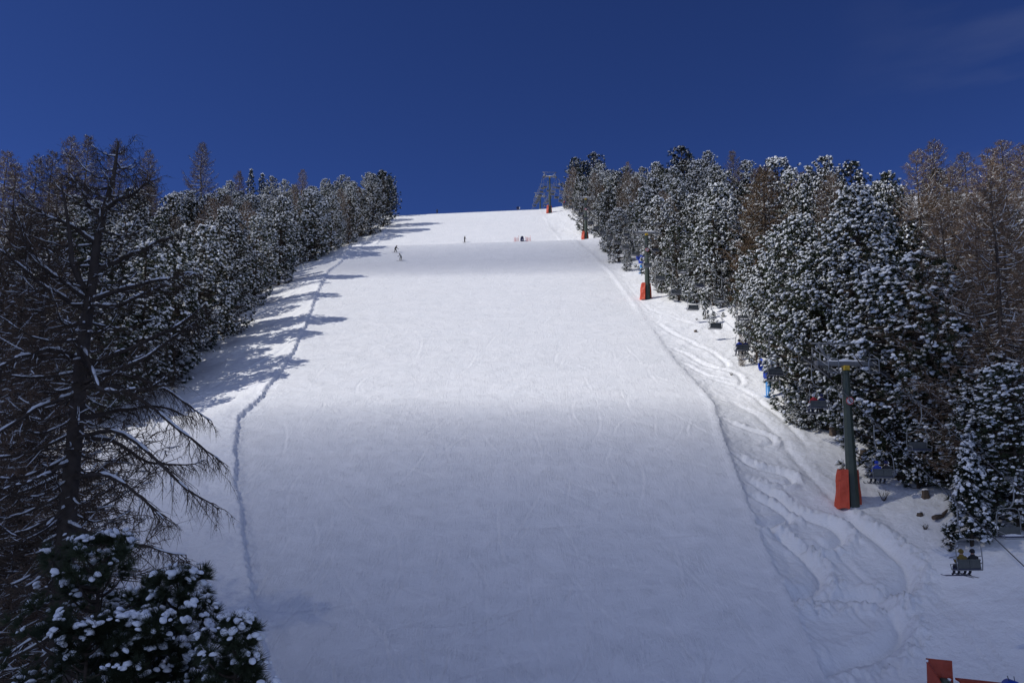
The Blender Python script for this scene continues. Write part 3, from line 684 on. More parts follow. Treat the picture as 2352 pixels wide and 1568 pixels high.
def fg_pine2(px, py, Y, r, seed, label, lean=0, crown=6.5, nl=74):
    p = at(px, py, Y); g0 = gz(p[0], Y); h = p[2] - g0
    tm, cm = make_pine('foreground_pine', h, r, seed, .40, cb=max(.05, 1 - crown / h), shape='round', fine=True, nlimb=int(nl * 1.05), cpl=14)
    o = thing('stone_pine', label, 'pine tree', (p[0], Y, g0), .5 * seed, 'snowy pines at the lower left corner')
    link('trunk', tm, o); link('crown', cm, o); return o
fg_pine2(240, 1238, 17.5, 1.7, 501, 'tallest thickly snow-capped stone pine in the bottom left corner', nl=70)
fg_pine2(428, 1318, 16.5, 1.05, 502, 'slim snow-capped stone pine just right of the tallest corner pine', crown=4.2, nl=46)
fg_pine2(540, 1425, 15.0, .66, 503, 'lowest small snow-capped pine beside the piste edge at bottom left', crown=3.0, nl=34)
fg_pine2(330, 1420, 15.5, 1.35, 504, 'broad snow-laden pine cut by the bottom edge between the corner pines', crown=4.5, nl=60)
fg_pine2(160, 1440, 15.0, 1.4, 505, 'snow-laden pine cut by the bottom edge left of the corner pines', crown=4.5, nl=56)
def bg_larch(px, py, Y, seed, kind='L'):
    r = ray(px, py); p = r * (Y / r[1]); z = gz(p[0], Y); put_tree(kind, p[0], Y, p[2] - z, gt, wide=1.1)
for a in [(40,470,32),(-25,560,29),(110,530,33),(5,800,26),(70,900,30),(38,700,43)]: bg_larch(*a, 1)
for a in [(330,560,84),(250,600,82),(180,640,80),(90,600,84),(20,620,80),(380,600,92),(140,520,90),(290,500,96)]: bg_larch(*a, 1, kind='P')
# ------------------------------------------------------------------ chairlift
M['armgrey'] = mat('arm_grey', (.15, .155, .155), .6, noise=(4, (.20, .20, .20), .25))
TW = []
for (px, py, d), (gx, gy) in zip([(1960,1162,57), (1488,699,122), (1346,556,190), (1263,486,250), (1241,516,307)], [(0, 789), (0, 514), (0, 442), (0, 396), (0, 443)]):
    p = at(px, py, d); x = p[0]; z = min(gz(x, d), p[2] + .8) if d < 300 else gz(x, d)
    top = at(px, gy, d)[2] - 1.45                           # crossarm level
    TW.append((x, d, z, top))
LD = math.atan2(TW[3][0] - TW[0][0], TW[3][1] - TW[0][1])    # run of the line, from +Y towards +X
nL = np.array([math.cos(LD), -math.sin(LD)]); G = 2.05
ORD = ['first', 'second', 'third', 'fourth', 'fifth']
TLAB = ['nearest green lift pylon with a tall orange pad and round prohibition sign', 'second green lift pylon uphill, beside the upper blue snow gun',
        'third lift pylon uphill with an orange pad, in front of dark pines', 'fourth lift pylon standing against the sky with a bright orange pad', 'farthest lift pylon, its foot hidden behind the crest of the slope']
def slopes(i):
    a = TW[max(0, i - 1)]; b = TW[min(len(TW) - 1, i + 1)]
    return (b[3] - a[3]) / (b[1] - a[1]) if i else .44
def make_tower(i):
    x, y, z0, zt = TW[i]; h = zt - z0; sl = slopes(i)
    t = thing('lift_pylon', TLAB[i], 'ski lift pylon', (x, y, z0), -LD, 'pylons of the chairlift')
    b = MB(); b.tube([(0, 0, -1.0), (0, 0, 0), (0, 0, h * .5), (0, 0, h - .55)], [.47, .44, .335, .25], 8, 0, sm=False); b.tube([(0, 0, h - .62), (0, 0, h - .5)], [.33, .33], 8, 0, sm=False)
    b.tube([(.0, 0, h - .5), (0, 0, h - .25)], [.24, .24], 8, 0)
    link('pole', b.mesh('pole', [M['pole']]), t)
    b = MB()
    for k in range(int(h / .32) - 2): b.tube([(-.16, .42 - k * .32 * .018, .6 + k * .32), (.16, .42 - k * .32 * .018, .6 + k * .32)], .014, 4)
    for s in (-1, 1): b.tube([(s * .16, .50, .4), (s * .16, .34, h - .6)], .018, 4)
    link('ladder', b.mesh('ladder', [M['galv']]), t)
    b = MB(); b.box((0, -.02, h - .28), (.42, .46, .34)); b.box((-.13, -.26, h - .2), (.1, .06, .16)); b.box((.13, -.26, h - .2), (.1, .06, .16))
    link('head_plate', b.mesh('head_plate', [M['yellow']]), t)
    b = MB(); b.box((0, 0, h + .02), (4.3, .34, .30)); b.box((-2.05, 0, h - .02), (.12, .5, .5)); b.box((2.05, 0, h - .02), (.12, .5, .5))
    a = link('crossarm', b.mesh('crossarm', [M['armgrey']]), t)
    g = np.random.default_rng(i + 5); b = MB()
    n = 15; xs = np.linspace(-1.35, 1.35, n); V = []
    for k in range(n):
        hh = .07 + .08 * g.random() + .10 * math.exp(-(xs[k] / .3) ** 2); wq = .15 + .03 * g.random()
        if k in (0, n - 1): hh = .015
        V += [(xs[k], -wq, h + .174), (xs[k], -wq * .8, h + .174 + hh * .8), (xs[k], 0, h + .174 + hh), (xs[k], wq * .8, h + .174 + hh * .8), (xs[k], wq, h + .174)]
    Q = [[5 * k + j, 5 * k + 5 + j, 5 * k + 6 + j, 5 * k + 1 + j] for k in range(n - 1) for j in range(4)]
    b.add(V, Q, 0, True); link('snow_cover', b.mesh('snow_cover', [M['snow']]), a)
    b = MB(); b.tube([(-2.35, 0, h + 1.45), (2.35, 0, h + 1.45)], .07, 6)
    for s in (-1, 1):
        b.tube([(s * 1.15, 0, h + .1), (s * 1.9, 0, h + 1.45)], .10, 6); b.tube([(s * 2.0, 0, h + 1.4), (s * 2.0, 0, h + 1.15)], .04, 5)
    link('lifting_frame', b.mesh('lifting_frame', [M['armgrey']]), t)
    for s in (-1, 1):
        b = MB(); X = s * G; L_ = 1.9
        for off in (-.09, .09): b.tube([(X + off, -L_, h - .25 - L_ * sl), (X + off, 0, h - .16), (X + off, L_, h - .25 + L_ * sl)], .05, 5)
        b.tube([(X, 0, h - .2), (X, 0, h + .1)], .06, 5)
        tr_ = link('sheave_train', b.mesh('sheave_train', [M['steel']]), t)
        for k in range(8):
            yy = -L_ + .12 + k * (2 * L_ - .24) / 7; zz = h - .20 + yy * sl; b = MB()
            n = 12; aa = np.linspace(0, 2 * PI, n, endpoint=False)
            prof = [(.07, -.05), (.21, -.05), (.17, 0), (.21, .05), (.07, .05)]
            V = [(X + q, yy + r_ * math.cos(a_), zz + r_ * math.sin(a_)) for r_, q in prof for a_ in aa]
            Q = [[p_ * n + k_, p_ * n + (k_ + 1) % n, (p_ + 1) * n + (k_ + 1) % n, (p_ + 1) * n + k_] for p_ in range(4) for k_ in range(n)]
            b.add(V, Q, 0, False); b.tube([(X - .1, yy, zz), (X + .1, yy, zz)], .03, 6); link('wheel', b.mesh('wheel', [M['rubber']]), tr_)
    for s in (-1, 1):
        b = MB(); X = s * 1.42; w = .36; l = 1.25; zf = h - .22
        for k in range(9): b.tube([(X - w, -l + k * l / 4, zf + (-l + k * l / 4) * sl), (X + w, -l + k * l / 4, zf + (-l + k * l / 4) * sl)], .022, 4)
        for q in (-w, w): b.tube([(X + q, -l, zf - l * sl), (X + q, l, zf + l * sl)], .04, 4)
        pf = link('work_platform', b.mesh('work_platform', [M['galv']]), t)
        b = MB()
        for yy in (-l, 0, l):
            zz = zf + yy * sl
            b.tube([(X + s * w, yy, zz), (X + s * w, yy, zz + 1.0)], .03, 5)
        for e in (.5, 1.0): b.tube([(X + s * w, -l, zf - l * sl + e), (X + s * w, l, zf + l * sl + e)], .028, 5)
        b.tube([(X + w, -l, zf - l * sl), (X + w, -l, zf - l * sl + .9), (X + w - .1, -l, zf - l * sl + 1.0), (X - w + .1, -l, zf - l * sl + 1.0), (X - w, -l, zf - l * sl + .9), (X - w, -l, zf - l * sl)], .036, 6)
        link('railing', b.mesh('railing', [M['galv']]), pf)
    # orange padding wrapped round the uphill side
    if i < 4:
        hh = 2.6; b = MB(); plan = [(-.50, -.56), (-.98, -.30), (-1.06, .25), (-.72, .78), (0, .98), (.50, .72), (.62, .25), (.52, -.02)]
        q = np.array(plan); k = len(q); q = np.column_stack([np.interp(np.linspace(0, k - 1, 22), np.arange(k), q[:, c]) for c in range(2)])
        rows = 8; V = []; g = np.random.default_rng(i)
        nrm = np.gradient(q, axis=0); nrm = np.column_stack([nrm[:, 1], -nrm[:, 0]]); nrm /= np.linalg.norm(nrm, axis=1)[:, None]
        for sgn in (1, -1):
            for r_ in range(rows):
                f = r_ / (rows - 1); sc_ = 1.06 - .22 * f
                for c in range(22):
                    o_ = -nrm[c] * .07 * sgn; bul = .03 * math.sin(c * 1.1 + r_ * 1.4 + i)
                    V.append(((q[c, 0] + o_[0]) * (sc_ + bul), (q[c, 1] + o_[1]) * (sc_ + bul), -.15 + hh * f + (.06 * math.sin(c * .9) if r_ in (0, rows - 1) else 0)))
        Q = []; N_ = rows * 22
        for r_ in range(rows - 1):
            for c in range(21):
                a0 = r_ * 22 + c; Q.append([a0, a0 + 1, a0 + 23, a0 + 22]); Q.append([N_ + a0 + 22, N_ + a0 + 23, N_ + a0 + 1, N_ + a0])
        for c in range(21):
            for r_ in (0, rows - 1):
                a0 = r_ * 22 + c; Q.append([a0, a0 + 1, N_ + a0 + 1, N_ + a0])
        for r_ in range(rows - 1):
            for c in (0, 21):
                a0 = r_ * 22 + c; Q.append([a0, a0 + 22, N_ + a0 + 22, N_ + a0])
        b.add(V, Q, 0, False); pd = link('pad', b.mesh('pad', [M['orange']]), t)
        b = MB()
        for f in (.35, .72):
            sc_ = 1.09 - .22 * f; b.tube([(a_[0] * sc_, a_[1] * sc_, -.15 + hh * f) for a_ in q], .018, 4)
        link('strap', b.mesh('strap', [M['black']]), pd)
    if i < 3:
        b = MB(); zz = h * .735; n = 24; aa = np.linspace(0, 2 * PI, n, endpoint=False); yf = -.40
        V = [(0, yf, zz)] + [(.27 * math.cos(a_), yf, zz + .27 * math.sin(a_)) for a_ in aa] + [(.27 * math.cos(a_), yf + .03, zz + .27 * math.sin(a_)) for a_ in aa]
        b.add(V, [[0, 1 + k, 1 + (k + 1) % n] for k in range(n)], 0); b.f.append((np.array([[1 + k, 1 + n + k, 1 + n + (k + 1) % n, 1 + (k + 1) % n] for k in range(n)]), 0, False))
        sg = link('sign', b.mesh('sign', [M['white']]), t)
        b = MB(); b.tube([(.25 * math.cos(a_), yf - .004, zz + .25 * math.sin(a_)) for a_ in np.linspace(0, 2 * PI, 25)], .028, 4, cap=False); b.tube([(-.18, yf - .006, zz + .18), (.18, yf - .006, zz - .18)], .024, 4)
        link('red_ring', b.mesh('red_ring', [M['red']]), sg)
        b = MB(); b.tube([(-.02, yf - .003, zz + .13), (.0, yf - .003, zz - .02), (.07, yf - .003, zz - .14)], .028, 4); b.tube([(.0, yf - .003, zz + .04), (-.10, yf - .003, zz - .03)], .02, 4)
        link('pictogram', b.mesh('pictogram', [M['black']]), sg)
    return t
for i in range(5): make_tower(i)

# rope geometry
def rope_xz(y, s):
    ys = [-8.0] + [t[1] for t in TW] + [360.]
    xs = [TW[0][0] + (TW[0][0] - TW[1][0]) * (57 + 8) / 65 * 1.7] + [t[0] for t in TW] + [TW[4][0] - 2]
    zs = [TW[0][3] - 65 * .535] + [t[3] for t in TW] + [TW[4][3] + 4]
    x = np.interp(y, ys, xs); z = np.interp(y, ys, zs) - .12
    j = np.searchsorted(ys, y) - 1; j = int(np.clip(j, 0, len(ys) - 2)); f = (y - ys[j]) / (ys[j + 1] - ys[j])
    return x + s * G * nL[0], y + s * G * nL[1], z - 4 * .75 * f * (1 - f)
for s, lab in ((-1, 'left haul rope carrying the uphill chairs'), (1, 'right haul rope carrying the downhill chairs')):
    b = MB(); b.tube([rope_xz(y, s) for y in np.arange(8, 345, 1.5)], .027, 5, cap=True)
    tag(link('haul_rope', b.mesh('haul_rope', [M['steel']])), lab + ' along the row of pylons', 'lift cable', 'haul ropes of the chairlift')

# chairs
def chair_meshes():
    R = {}
    b = MB(); b.box((0, 0, 0), (.10, .34, .12)); b.box((-.06, 0, .09), (.16, .12, .08)); b.box((-.15, 0, .02), (.26, .10, .07)); R['grip'] = (b, 'steel')
    xc = .12
    b = MB(); b.tube([(-.26, 0, .03), (-.29, 0, -.35), (-.29, 0, -.8), (-.24, 0, -1.15), (-.16, 0, -1.36), (-.02, 0, -1.50), (xc, 0, -1.55)], .034, 8); b.tube([(-.26, 0, .08), (-.26, 0, .0)], .05, 6); R['hanger'] = (b, 'frame')
    b = MB(); w = .66
    b.tube([(xc - w + .04, -.06, -3.02), (xc - w, -.06, -2.6), (xc - w + .01, -.03, -2.0), (xc - w + .08, 0, -1.68), (xc - w + .26, 0, -1.56), (xc, 0, -1.54), (xc + w - .26, 0, -1.56), (xc + w - .08, 0, -1.68), (xc + w - .01, -.03, -2.0), (xc + w, -.06, -2.6), (xc + w - .04, -.06, -3.02)], .026, 8)
    b.tube([(xc - w + .04, -.06, -3.02), (xc + w - .04, -.06, -3.02)], .028, 6)
    for s in (-1, 1):
        b.tube([(xc + s * (w - .04), -.06, -3.02), (xc + s * (w - .04), .48, -3.06), (xc + s * (w - .01), .52, -2.8), (xc + s * w, .1, -2.72), (xc + s * w, -.05, -2.66)], .022, 6)
    b.tube([(xc - w + .05, .46, -3.07), (xc + w - .05, .46, -3.07)], .022, 6); R['chair_frame'] = (b, 'frame')
    b = MB(); b.box((xc, .22, -2.98), (1.18, .52, .075)); R['seat'] = (b, 'navy')
    b = MB()
    for s in (-1, 1):
        for k in range(7): b.box((xc + s * .29 + (k - 3) * .078, -.03 - .0, -2.72), (.068, .03, .42), tilt_x=-.08)
        b.box((xc + s * .29, -.055, -2.54), (.56, .025, .05)); b.box((xc + s * .29, -.055, -2.90), (.56, .025, .05))
    b.box((xc, -.006, -2.72), (1.14, .018, .44), tilt_x=-.08); R['backrest'] = (b, 'slat')
    up = MB(); up.tube([(xc - w, .0, -2.35), (xc - w + .02, .12, -1.95), (xc - .25, .18, -1.85), (xc - .2, .18, -1.78), (xc + .2, .18, -1.78), (xc + .25, .18, -1.85), (xc + w - .02, .12, -1.95), (xc + w, .0, -2.35)], .018, 6)
    dn = MB(); dn.tube([(xc - w, .0, -2.35), (xc - w, .45, -2.45), (xc - w + .03, .62, -2.5), (xc + w - .03, .62, -2.5), (xc + w, .45, -2.45), (xc + w, .0, -2.35)], .018, 6); dn.tube([(xc, .62, -2.5), (xc, .66, -3.3)], .016, 5); dn.tube([(xc - .35, .66, -3.32), (xc + .35, .66, -3.32)], .018, 5)
    out = {k: v[0].mesh(k, [M[v[1]]]) for k, v in R.items()}
    out['up'] = up.mesh('safety_bar', [M['frame']]); out['dn'] = dn.mesh('safety_bar', [M['frame']])
    g = np.random.default_rng(2); sn = MB(); nx, ny = 12, 6; V = []
    for i_ in range(nx):
        for j_ in range(ny):
            e = math.sin(PI * i_ / (nx - 1)) ** .5 * math.sin(PI * j_ / (ny - 1)) ** .5; V.append((xc - .54 + 1.08 * i_ / (nx - 1), .02 + .42 * j_ / (ny - 1), -2.942 + e * (.05 + .06 * g.random())))
    sn.add(V, [[a * ny + c, (a + 1) * ny + c, (a + 1) * ny + c + 1, a * ny + c + 1] for a in range(nx - 1) for c in range(ny - 1)], 0, True); out['snow'] = sn.mesh('snow_cover', [M['snow']])
    return out
CM = chair_meshes()
def put_chair(pos, down, label, bar, snow, swing=0.0):
    c = thing('lift_chair', label, 'chairlift chair', pos, (PI if down else 0) - LD, 'double chairs of the lift')
    c.rotation_euler[1] = swing
    link('grip', CM['grip'], c); link('hanger', CM['hanger'], c); link('chair_frame', CM['chair_frame'], c); s = link('seat', CM['seat'], c); link('backrest', CM['backrest'], c)
    link('safety_bar', CM[bar], c)
    if snow: link('snow_cover', CM['snow'], s)
    return c

# ------------------------------------------------------------------ people
def body_mesh(name, J, mats):
    """one skinned surface; J = joint positions; colours by body region"""
    V = []; Ed = []; Rd = []; idx = {}
    def v(n, p, r): idx[n] = len(V); V.append(Vector(p)); Rd.append(r)
    def e(a, b): Ed.append((idx[a], idx[b]))
    A = {k: Vector(p) for k, p in J.items()}
    v('pelvis', A['pelvis'], .17); v('waist', A['pelvis'].lerp(A['chest'], .5), .165); v('chest', A['chest'], .185); v('neck', A['neck'], .095); v('chin', A['head'] + Vector((0, 0, -.06)), .075); v('head', A['head'], .098); v('crown', A['head'] + Vector((0, 0, .075)), .085)
    for a, b in (('pelvis', 'waist'), ('waist', 'chest'), ('chest', 'neck'), ('neck', 'chin'), ('chin', 'head'), ('head', 'crown')): e(a, b)
    fw = Vector(J.get('face', (0, 1, 0))).normalized(); v('nose', A['head'] + fw * .115 + Vector((0, 0, -.02)), .018); e('head', 'nose')
    for s in 'lr':
        sh = A['sh' + s]; el = A['el' + s]; wr = A['wr' + s]
        v('sh' + s, sh, .095); v('el' + s, el, .072); v('wr' + s, wr, .048); e('chest', 'sh' + s); e('sh' + s, 'el' + s); e('el' + s, 'wr' + s)
        d = (wr - el).normalized(); sd_ = d.cross(fw if abs(d.dot(fw)) < .9 else Vector((0, 0, 1))).normalized()
        pm = wr + d * .07; v('palm' + s, pm, .038); e('wr' + s, 'palm' + s)
        cu = sd_.cross(d).normalized()
        for k, (off, ln) in enumerate(((-.033, .062), (-.011, .075), (.011, .07), (.033, .055))):
            n1, n2 = f'f{s}{k}a', f'f{s}{k}b'; v(n1, pm + sd_ * off + d * .045 + cu * .004, .012); v(n2, pm + sd_ * off * 1.1 + d * (.045 + ln * .7) + cu * ln * .5, .010); e('palm' + s, n1); e(n1, n2)
        v('th' + s, wr + d * .05 - sd_ * .055, .013); v('tt' + s, wr + d * .085 - sd_ * .062 + cu * .03, .011); e('palm' + s, 'th' + s); e('th' + s, 'tt' + s)
        hp = A['hp' + s]; kn = A['kn' + s]; an = A['an' + s]; to = A['to' + s]
        v('hp' + s, hp, .115); v('kn' + s, kn, .090); v('cf' + s, kn.lerp(an, .4), .085); v('an' + s, an, .062); v('to' + s, to, .05)
        for a, b in (('pelvis', 'hp' + s), ('hp' + s, 'kn' + s), ('kn' + s, 'cf' + s), ('cf' + s, 'an' + s), ('an' + s, 'to' + s)): e(a, b)
    me = bpy.data.meshes.new(name); me.from_pydata(V, Ed, []); o = bpy.data.objects.new(name, me); C.objects.link(o)
    m = o.modifiers.new('s', 'SKIN'); m.use_smooth_shade = True
    for i, r in enumerate(Rd): me.skin_vertices[0].data[i].radius = (r, r)
    for i in range(len(V)): me.skin_vertices[0].data[i].use_root = (i == 0)
    sb = o.modifiers.new('u', 'SUBSURF'); sb.levels = 1; sb.render_levels = 1
    dg = bpy.context.evaluated_depsgraph_get(); dg.update(); ev = o.evaluated_get(dg); nm = bpy.data.meshes.new_from_object(ev); bpy.data.objects.remove(o)
    nm.name = name; nm.materials.clear()
    for m_ in mats: nm.materials.append(m_)                # jacket, trousers, skin, gloves, boots
    jn = []
    for k, i in idx.items():
        reg = 0
        if k in ('pelvis',) or k[:2] in ('hp', 'kn', 'cf'): reg = 1
        if k in ('head', 'chin', 'nose', 'crown'): reg = 2
        if k.startswith('palm') or k[0] == 'f' or k[:2] in ('th', 'tt'): reg = 3
        if k[:2] in ('an', 'to'): reg = 4
        jn.append((V[i], reg, Rd[i]))
    for a, b in Ed: 
        na = [k for k, i in idx.items() if i == a][0]; nb = [k for k, i in idx.items() if i == b][0]
        if na[:2] in ('hp', 'kn', 'cf') and nb[:2] in ('kn', 'cf', 'an'): jn.append((V[a].lerp(V[b], .5), 1, Rd[a]))
        if na[:2] in ('sh', 'el') and nb[:2] in ('el', 'wr'): jn.append((V[a].lerp(V[b], .5), 0, Rd[a]))
    JP = np.array([j[0][:] for j in jn]); JR = np.array([j[1] for j in jn]); RR = np.array([j[2] for j in jn])
    cen = np.array([p.center[:] for p in nm.polygons]); k = (np.linalg.norm(cen[:, None] - JP[None], axis=2) - RR[None] * .6).argmin(1)
    nm.polygons.foreach_set('material_index', JR[k].astype(np.int32)); nm.polygons.foreach_set('use_smooth', np.ones(len(nm.polygons), bool)); nm.update()
    return nm
SEATED = dict(pelvis=(0, .14, -2.86), chest=(0, .10, -2.50), neck=(0, .11, -2.32), head=(0, .14, -2.17), shl=(-.19, .10, -2.42), shr=(.19, .10, -2.42), ell=(-.26, .22, -2.66), elr=(.26, .22, -2.66), wrl=(-.16, .46, -2.60), wrr=(.16, .46, -2.60),
              hpl=(-.11, .20, -2.86), hpr=(.11, .20, -2.86), knl=(-.13, .58, -2.84), knr=(.13, .58, -2.84), anl=(-.13, .66, -3.26), anr=(.13, .66, -3.26), tol=(-.13, .84, -3.32), tor=(.13, .84, -3.32))
TUCK = dict(pelvis=(0, -.12, .80), chest=(0, .18, 1.16), neck=(0, .27, 1.33), head=(0, .34, 1.46), shl=(-.20, .17, 1.22), shr=(.20, .17, 1.22), ell=(-.36, .28, 1.02), elr=(.38, .24, 1.05), wrl=(-.42, .50, .92), wrr=(.50, .42, .98),
            hpl=(-.12, -.10, .78), hpr=(.12, -.10, .78), knl=(-.20, .22, .48), knr=(.26, .10, .46), anl=(-.26, .04, .12), anr=(.34, -.10, .12), tol=(-.26, .24, .07), tor=(.34, .10, .07))
STAND = dict(pelvis=(0, 0, .92), chest=(0, .03, 1.30), neck=(0, .04, 1.47), head=(0, .07, 1.61), shl=(-.19, .03, 1.38), shr=(.19, .03, 1.38), ell=(-.27, .06, 1.12), elr=(.27, .06, 1.12), wrl=(-.24, .28, 1.05), wrr=(.24, .28, 1.05),
             hpl=(-.11, 0, .90), hpr=(.11, 0, .90), knl=(-.12, .06, .50), knr=(.12, .06, .50), anl=(-.13, 0, .12), anr=(.13, 0, .12), tol=(-.13, .20, .07), tor=(.13, .20, .07))
def helmet_mesh(J, m):
    b = MB(); hd = np.array(J['head']) + [0, 0, .03]; bm = bmesh.new(); bmesh.ops.create_icosphere(bm, subdivisions=2, radius=1)
    V = np.array([v.co[:] for v in bm.verts]); Fq = np.array([[v.index for v in f.verts] for f in bm.faces]); bm.free()
    V = V * [.125, .145, .13]; V[:, 2] = np.where(V[:, 1] > .03, np.maximum(V[:, 2], -.02), np.maximum(V[:, 2], -.10)); b.add(V + hd, Fq, 0, True); return b.mesh('helmet', [m])
def goggle_mesh(J):
    b = MB(); hd = np.array(J['head']); a = np.linspace(-1.0, 1.0, 9)
    b.tube([(hd[0] + .115 * math.sin(t), hd[1] + .125 * math.cos(t), hd[2] + .012) for t in a], .032, 6); return b.mesh('goggles', [M['goggle']])
def ski_mesh(x, y, z, l=1.65, w=.085, toe=.13):
    b = MB(); n = 14; V = []
    for k in range(n):
        f = k / (n - 1); yy = y - l * .46 + l * f; ww = w / 2 * (1 if f < .9 else (1 - (f - .9) / .1) ** .5 + .05); zz = z + max(0, f - .88) ** 1.5 * toe * 24
        V += [(x - ww, yy, zz), (x + ww, yy, zz), (x + ww, yy, zz + .02), (x - ww, yy, zz + .02)]
    Q = [[4 * k + j, 4 * k + (j + 1) % 4, 4 * k + 4 + (j + 1) % 4, 4 * k + 4 + j] for k in range(n - 1) for j in range(4)] + [[0, 1, 2, 3], [4 * n - 4, 4 * n - 3, 4 * n - 2, 4 * n - 1]]
    b.add(V, Q, 0); b.box((x, y, z + .05), (w * .8, .30, .05)); return b.mesh('ski', [M['steel']])
def person(J, jacket, pants, helm, label, loc, rz, group=None, skis=True, board=False, roll=0):
    o = thing('person', label, 'person', loc, rz, group); o.rotation_euler[1] = roll
    link('body', body_mesh('body', J, [jacket, pants, M['skin'], M['black'], CHA]), o)
    link('helmet', helmet_mesh(J, helm), o); link('goggles', goggle_mesh(J), o)
    if board:
        b = MB(); z = (J['anl'][2] + J['anr'][2]) / 2 - .12; y = J['anl'][1] + .08; n = 16; V = []
        for k in range(n):
            f = k / (n - 1) * 2 - 1; ww = .13 * max(.05, (1 - abs(f) ** 5)) ** .5; zz = z + max(0, abs(f) - .8) * .35; V += [(.76 * f, y - ww, zz), (.76 * f, y + ww, zz), (.76 * f, y + ww, zz + .02), (.76 * f, y - ww, zz + .02)]
        Q = [[4 * k + j, 4 * k + (j + 1) % 4, 4 * k + 4 + (j + 1) % 4, 4 * k + 4 + j] for k in range(n - 1) for j in range(4)]; b.add(V, Q, 0); link('snowboard', b.mesh('snowboard', [M['dblue']]), o)
    elif skis:
        for s in 'lr':
            a = J['an' + s]; link('ski', ski_mesh(a[0], a[1] + .1, a[2] - .14), o)
    return o
OCC = {0: [(YEL, CHA, YEL, 'mustard jacket and hood', True), (BLK, BLK, BLK, 'black clothes', False)],
       1: [(BLU, BLK, BLU, 'bright blue jacket and hood', False), (BLK, CHA, NAV, 'dark jacket', False)],
       2: [(RED, NAV, WHI, 'red jacket and white helmet', False), (NAV, BLK, NAV, 'navy jacket', False)],
       3: [(GRY, BLK, GRY, 'light grey hood', False), (BLK, BLK, BLK, 'black jacket', False)],
       4: [(BLU, NAV, BLK, 'royal blue jacket', False), (NAV, BLK, BLK, 'dark navy jacket', False)],
       14: [(BLK, BLK, BLK, 'black clothes', False), None], 13: [None, (CHA, NAV, CHA, 'charcoal clothes', False)], 21: [(RED, BLK, RED, 'bright red jacket', False), None]}
ZZ = lambda y: sum(1 for t in TW if t[1] < y)
def between(y):
    k = ZZ(y)
    return ['below the nearest pylon', 'between the nearest and second pylons', 'between the second and third pylons', 'between the third and fourth pylons', 'between the fourth and farthest pylons', 'beyond the farthest pylon'][k]
NUMW = ['lowest', 'second', 'third', 'fourth', 'fifth', 'sixth', 'seventh', 'eighth', 'ninth', 'tenth']
cnt = {}; g = np.random.default_rng(31)
y = 41.6; k = 0
while y < 318:
    oc = OCC.get(k); pos = np.array(rope_xz(y, -1)); key = ('u', ZZ(y), bool(oc)); n = cnt.get(key, 0); cnt[key] = n + 1
    sw = g.normal(0, .012)
    lab = f"{NUMW[n]} {'occupied' if oc else 'empty'} uphill chair on left rope {between(y)}"
    ch = put_chair(pos, False, lab, 'dn' if oc else 'up', False, sw)
    if oc:
        R_ = Matrix.Rotation(-LD, 3, 'Z') @ Matrix.Rotation(sw, 3, 'Y')
        for s, q in zip((-1, 1), oc):
            if q is None: continue
            c = Vector(pos) + R_ @ Vector((.12 + s * .29, 0, 0))
            wh = {0: 'lowest chair', 1: 'chair right of the nearest pylon', 2: 'chair left of the nearest pylon', 3: 'chair by the lower blue gun', 4: 'chair just above the lower blue gun', 14: 'higher chair below the third pylon', 13: 'lower chair below the third pylon', 21: 'far chair among the dark pines'}[k]
            person(SEATED, q[0], q[1], q[2], f"person in {q[3]} seated on the {wh}", tuple(c), -LD, 'riders on the uphill chairs', board=q[4], roll=sw)
    y += 7.9 + (.15 if k % 3 else -.3); k += 1
y = 44.0; k = 0
while y < 318:
    pos = rope_xz(y, 1); key = ('d', ZZ(y)); n = cnt.get(key, 0); cnt[key] = n + 1
    put_chair(pos, True, f"{NUMW[n]} empty navy-seated downhill chair on right rope {between(y)}", 'up', k % 3 != 1, g.normal(0, .012))
    y += 8.05; k += 1

# people on the piste
def on_snow(px, py):
    p = ghit(px, py); return (p[0], p[1], gz(p[0], p[1]) + .02)
def ski_pole(a, b, label, grp='ski poles'):
    m = MB(); a = Vector(a); b = Vector(b); o = Vector(b); m.tube([a - o, b - o], .007, 5); d = (a - b).normalized(); m.tube([b - o + d * .09, b - o + d * .10], .03, 7); m.tube([a - o, a - o - d * .12], .018, 6)
    tag(link('ski_pole', m.mesh('ski_pole', [CHA]), loc=o), label, 'ski pole', grp)
for px, py, J, rz, jk, pt, hm, lab, who in [(908, 580, TUCK, -1.9, BLK, BLK, BLK, 'person in black skiing in a crouch across the left of the piste', 'black-clad crouching skier'),
                                   (921, 599, TUCK, 1.3, GRY, BEI, CHA, 'person in pale sand and grey turning on skis, lower of the two skiers', 'pale-clad skier'),
                                   (1067, 557, STAND, -.9, BLK, BLK, OLI, 'person in dark clothes standing upright on skis near the slope break', 'upright standing skier')]:
    q = on_snow(px, py); person(J, jk, pt, hm, lab, q, rz, 'skiers on the piste')
    R_ = Matrix.Rotation(rz, 3, 'Z')
    for s, sn in ((-1, 'left'), (1, 'right')):
        a = Vector(q) + R_ @ Vector(J['wr' + ('l' if s < 0 else 'r')]); bb = Vector(q) + R_ @ Vector((s * .62, -.25 if J is TUCK else .35, 0)); bb.z = gz(bb.x, bb.y) + .02
        ski_pole(a, bb, f"ski pole in the {sn} hand of the {who}")
q = at(1004, 490, 266); person(STAND, CHA, BLK, BLK, 'person standing on the skyline at the top of the slope', (q[0], 266, gz(q[0], 266)), .5, 'skiers on the piste')
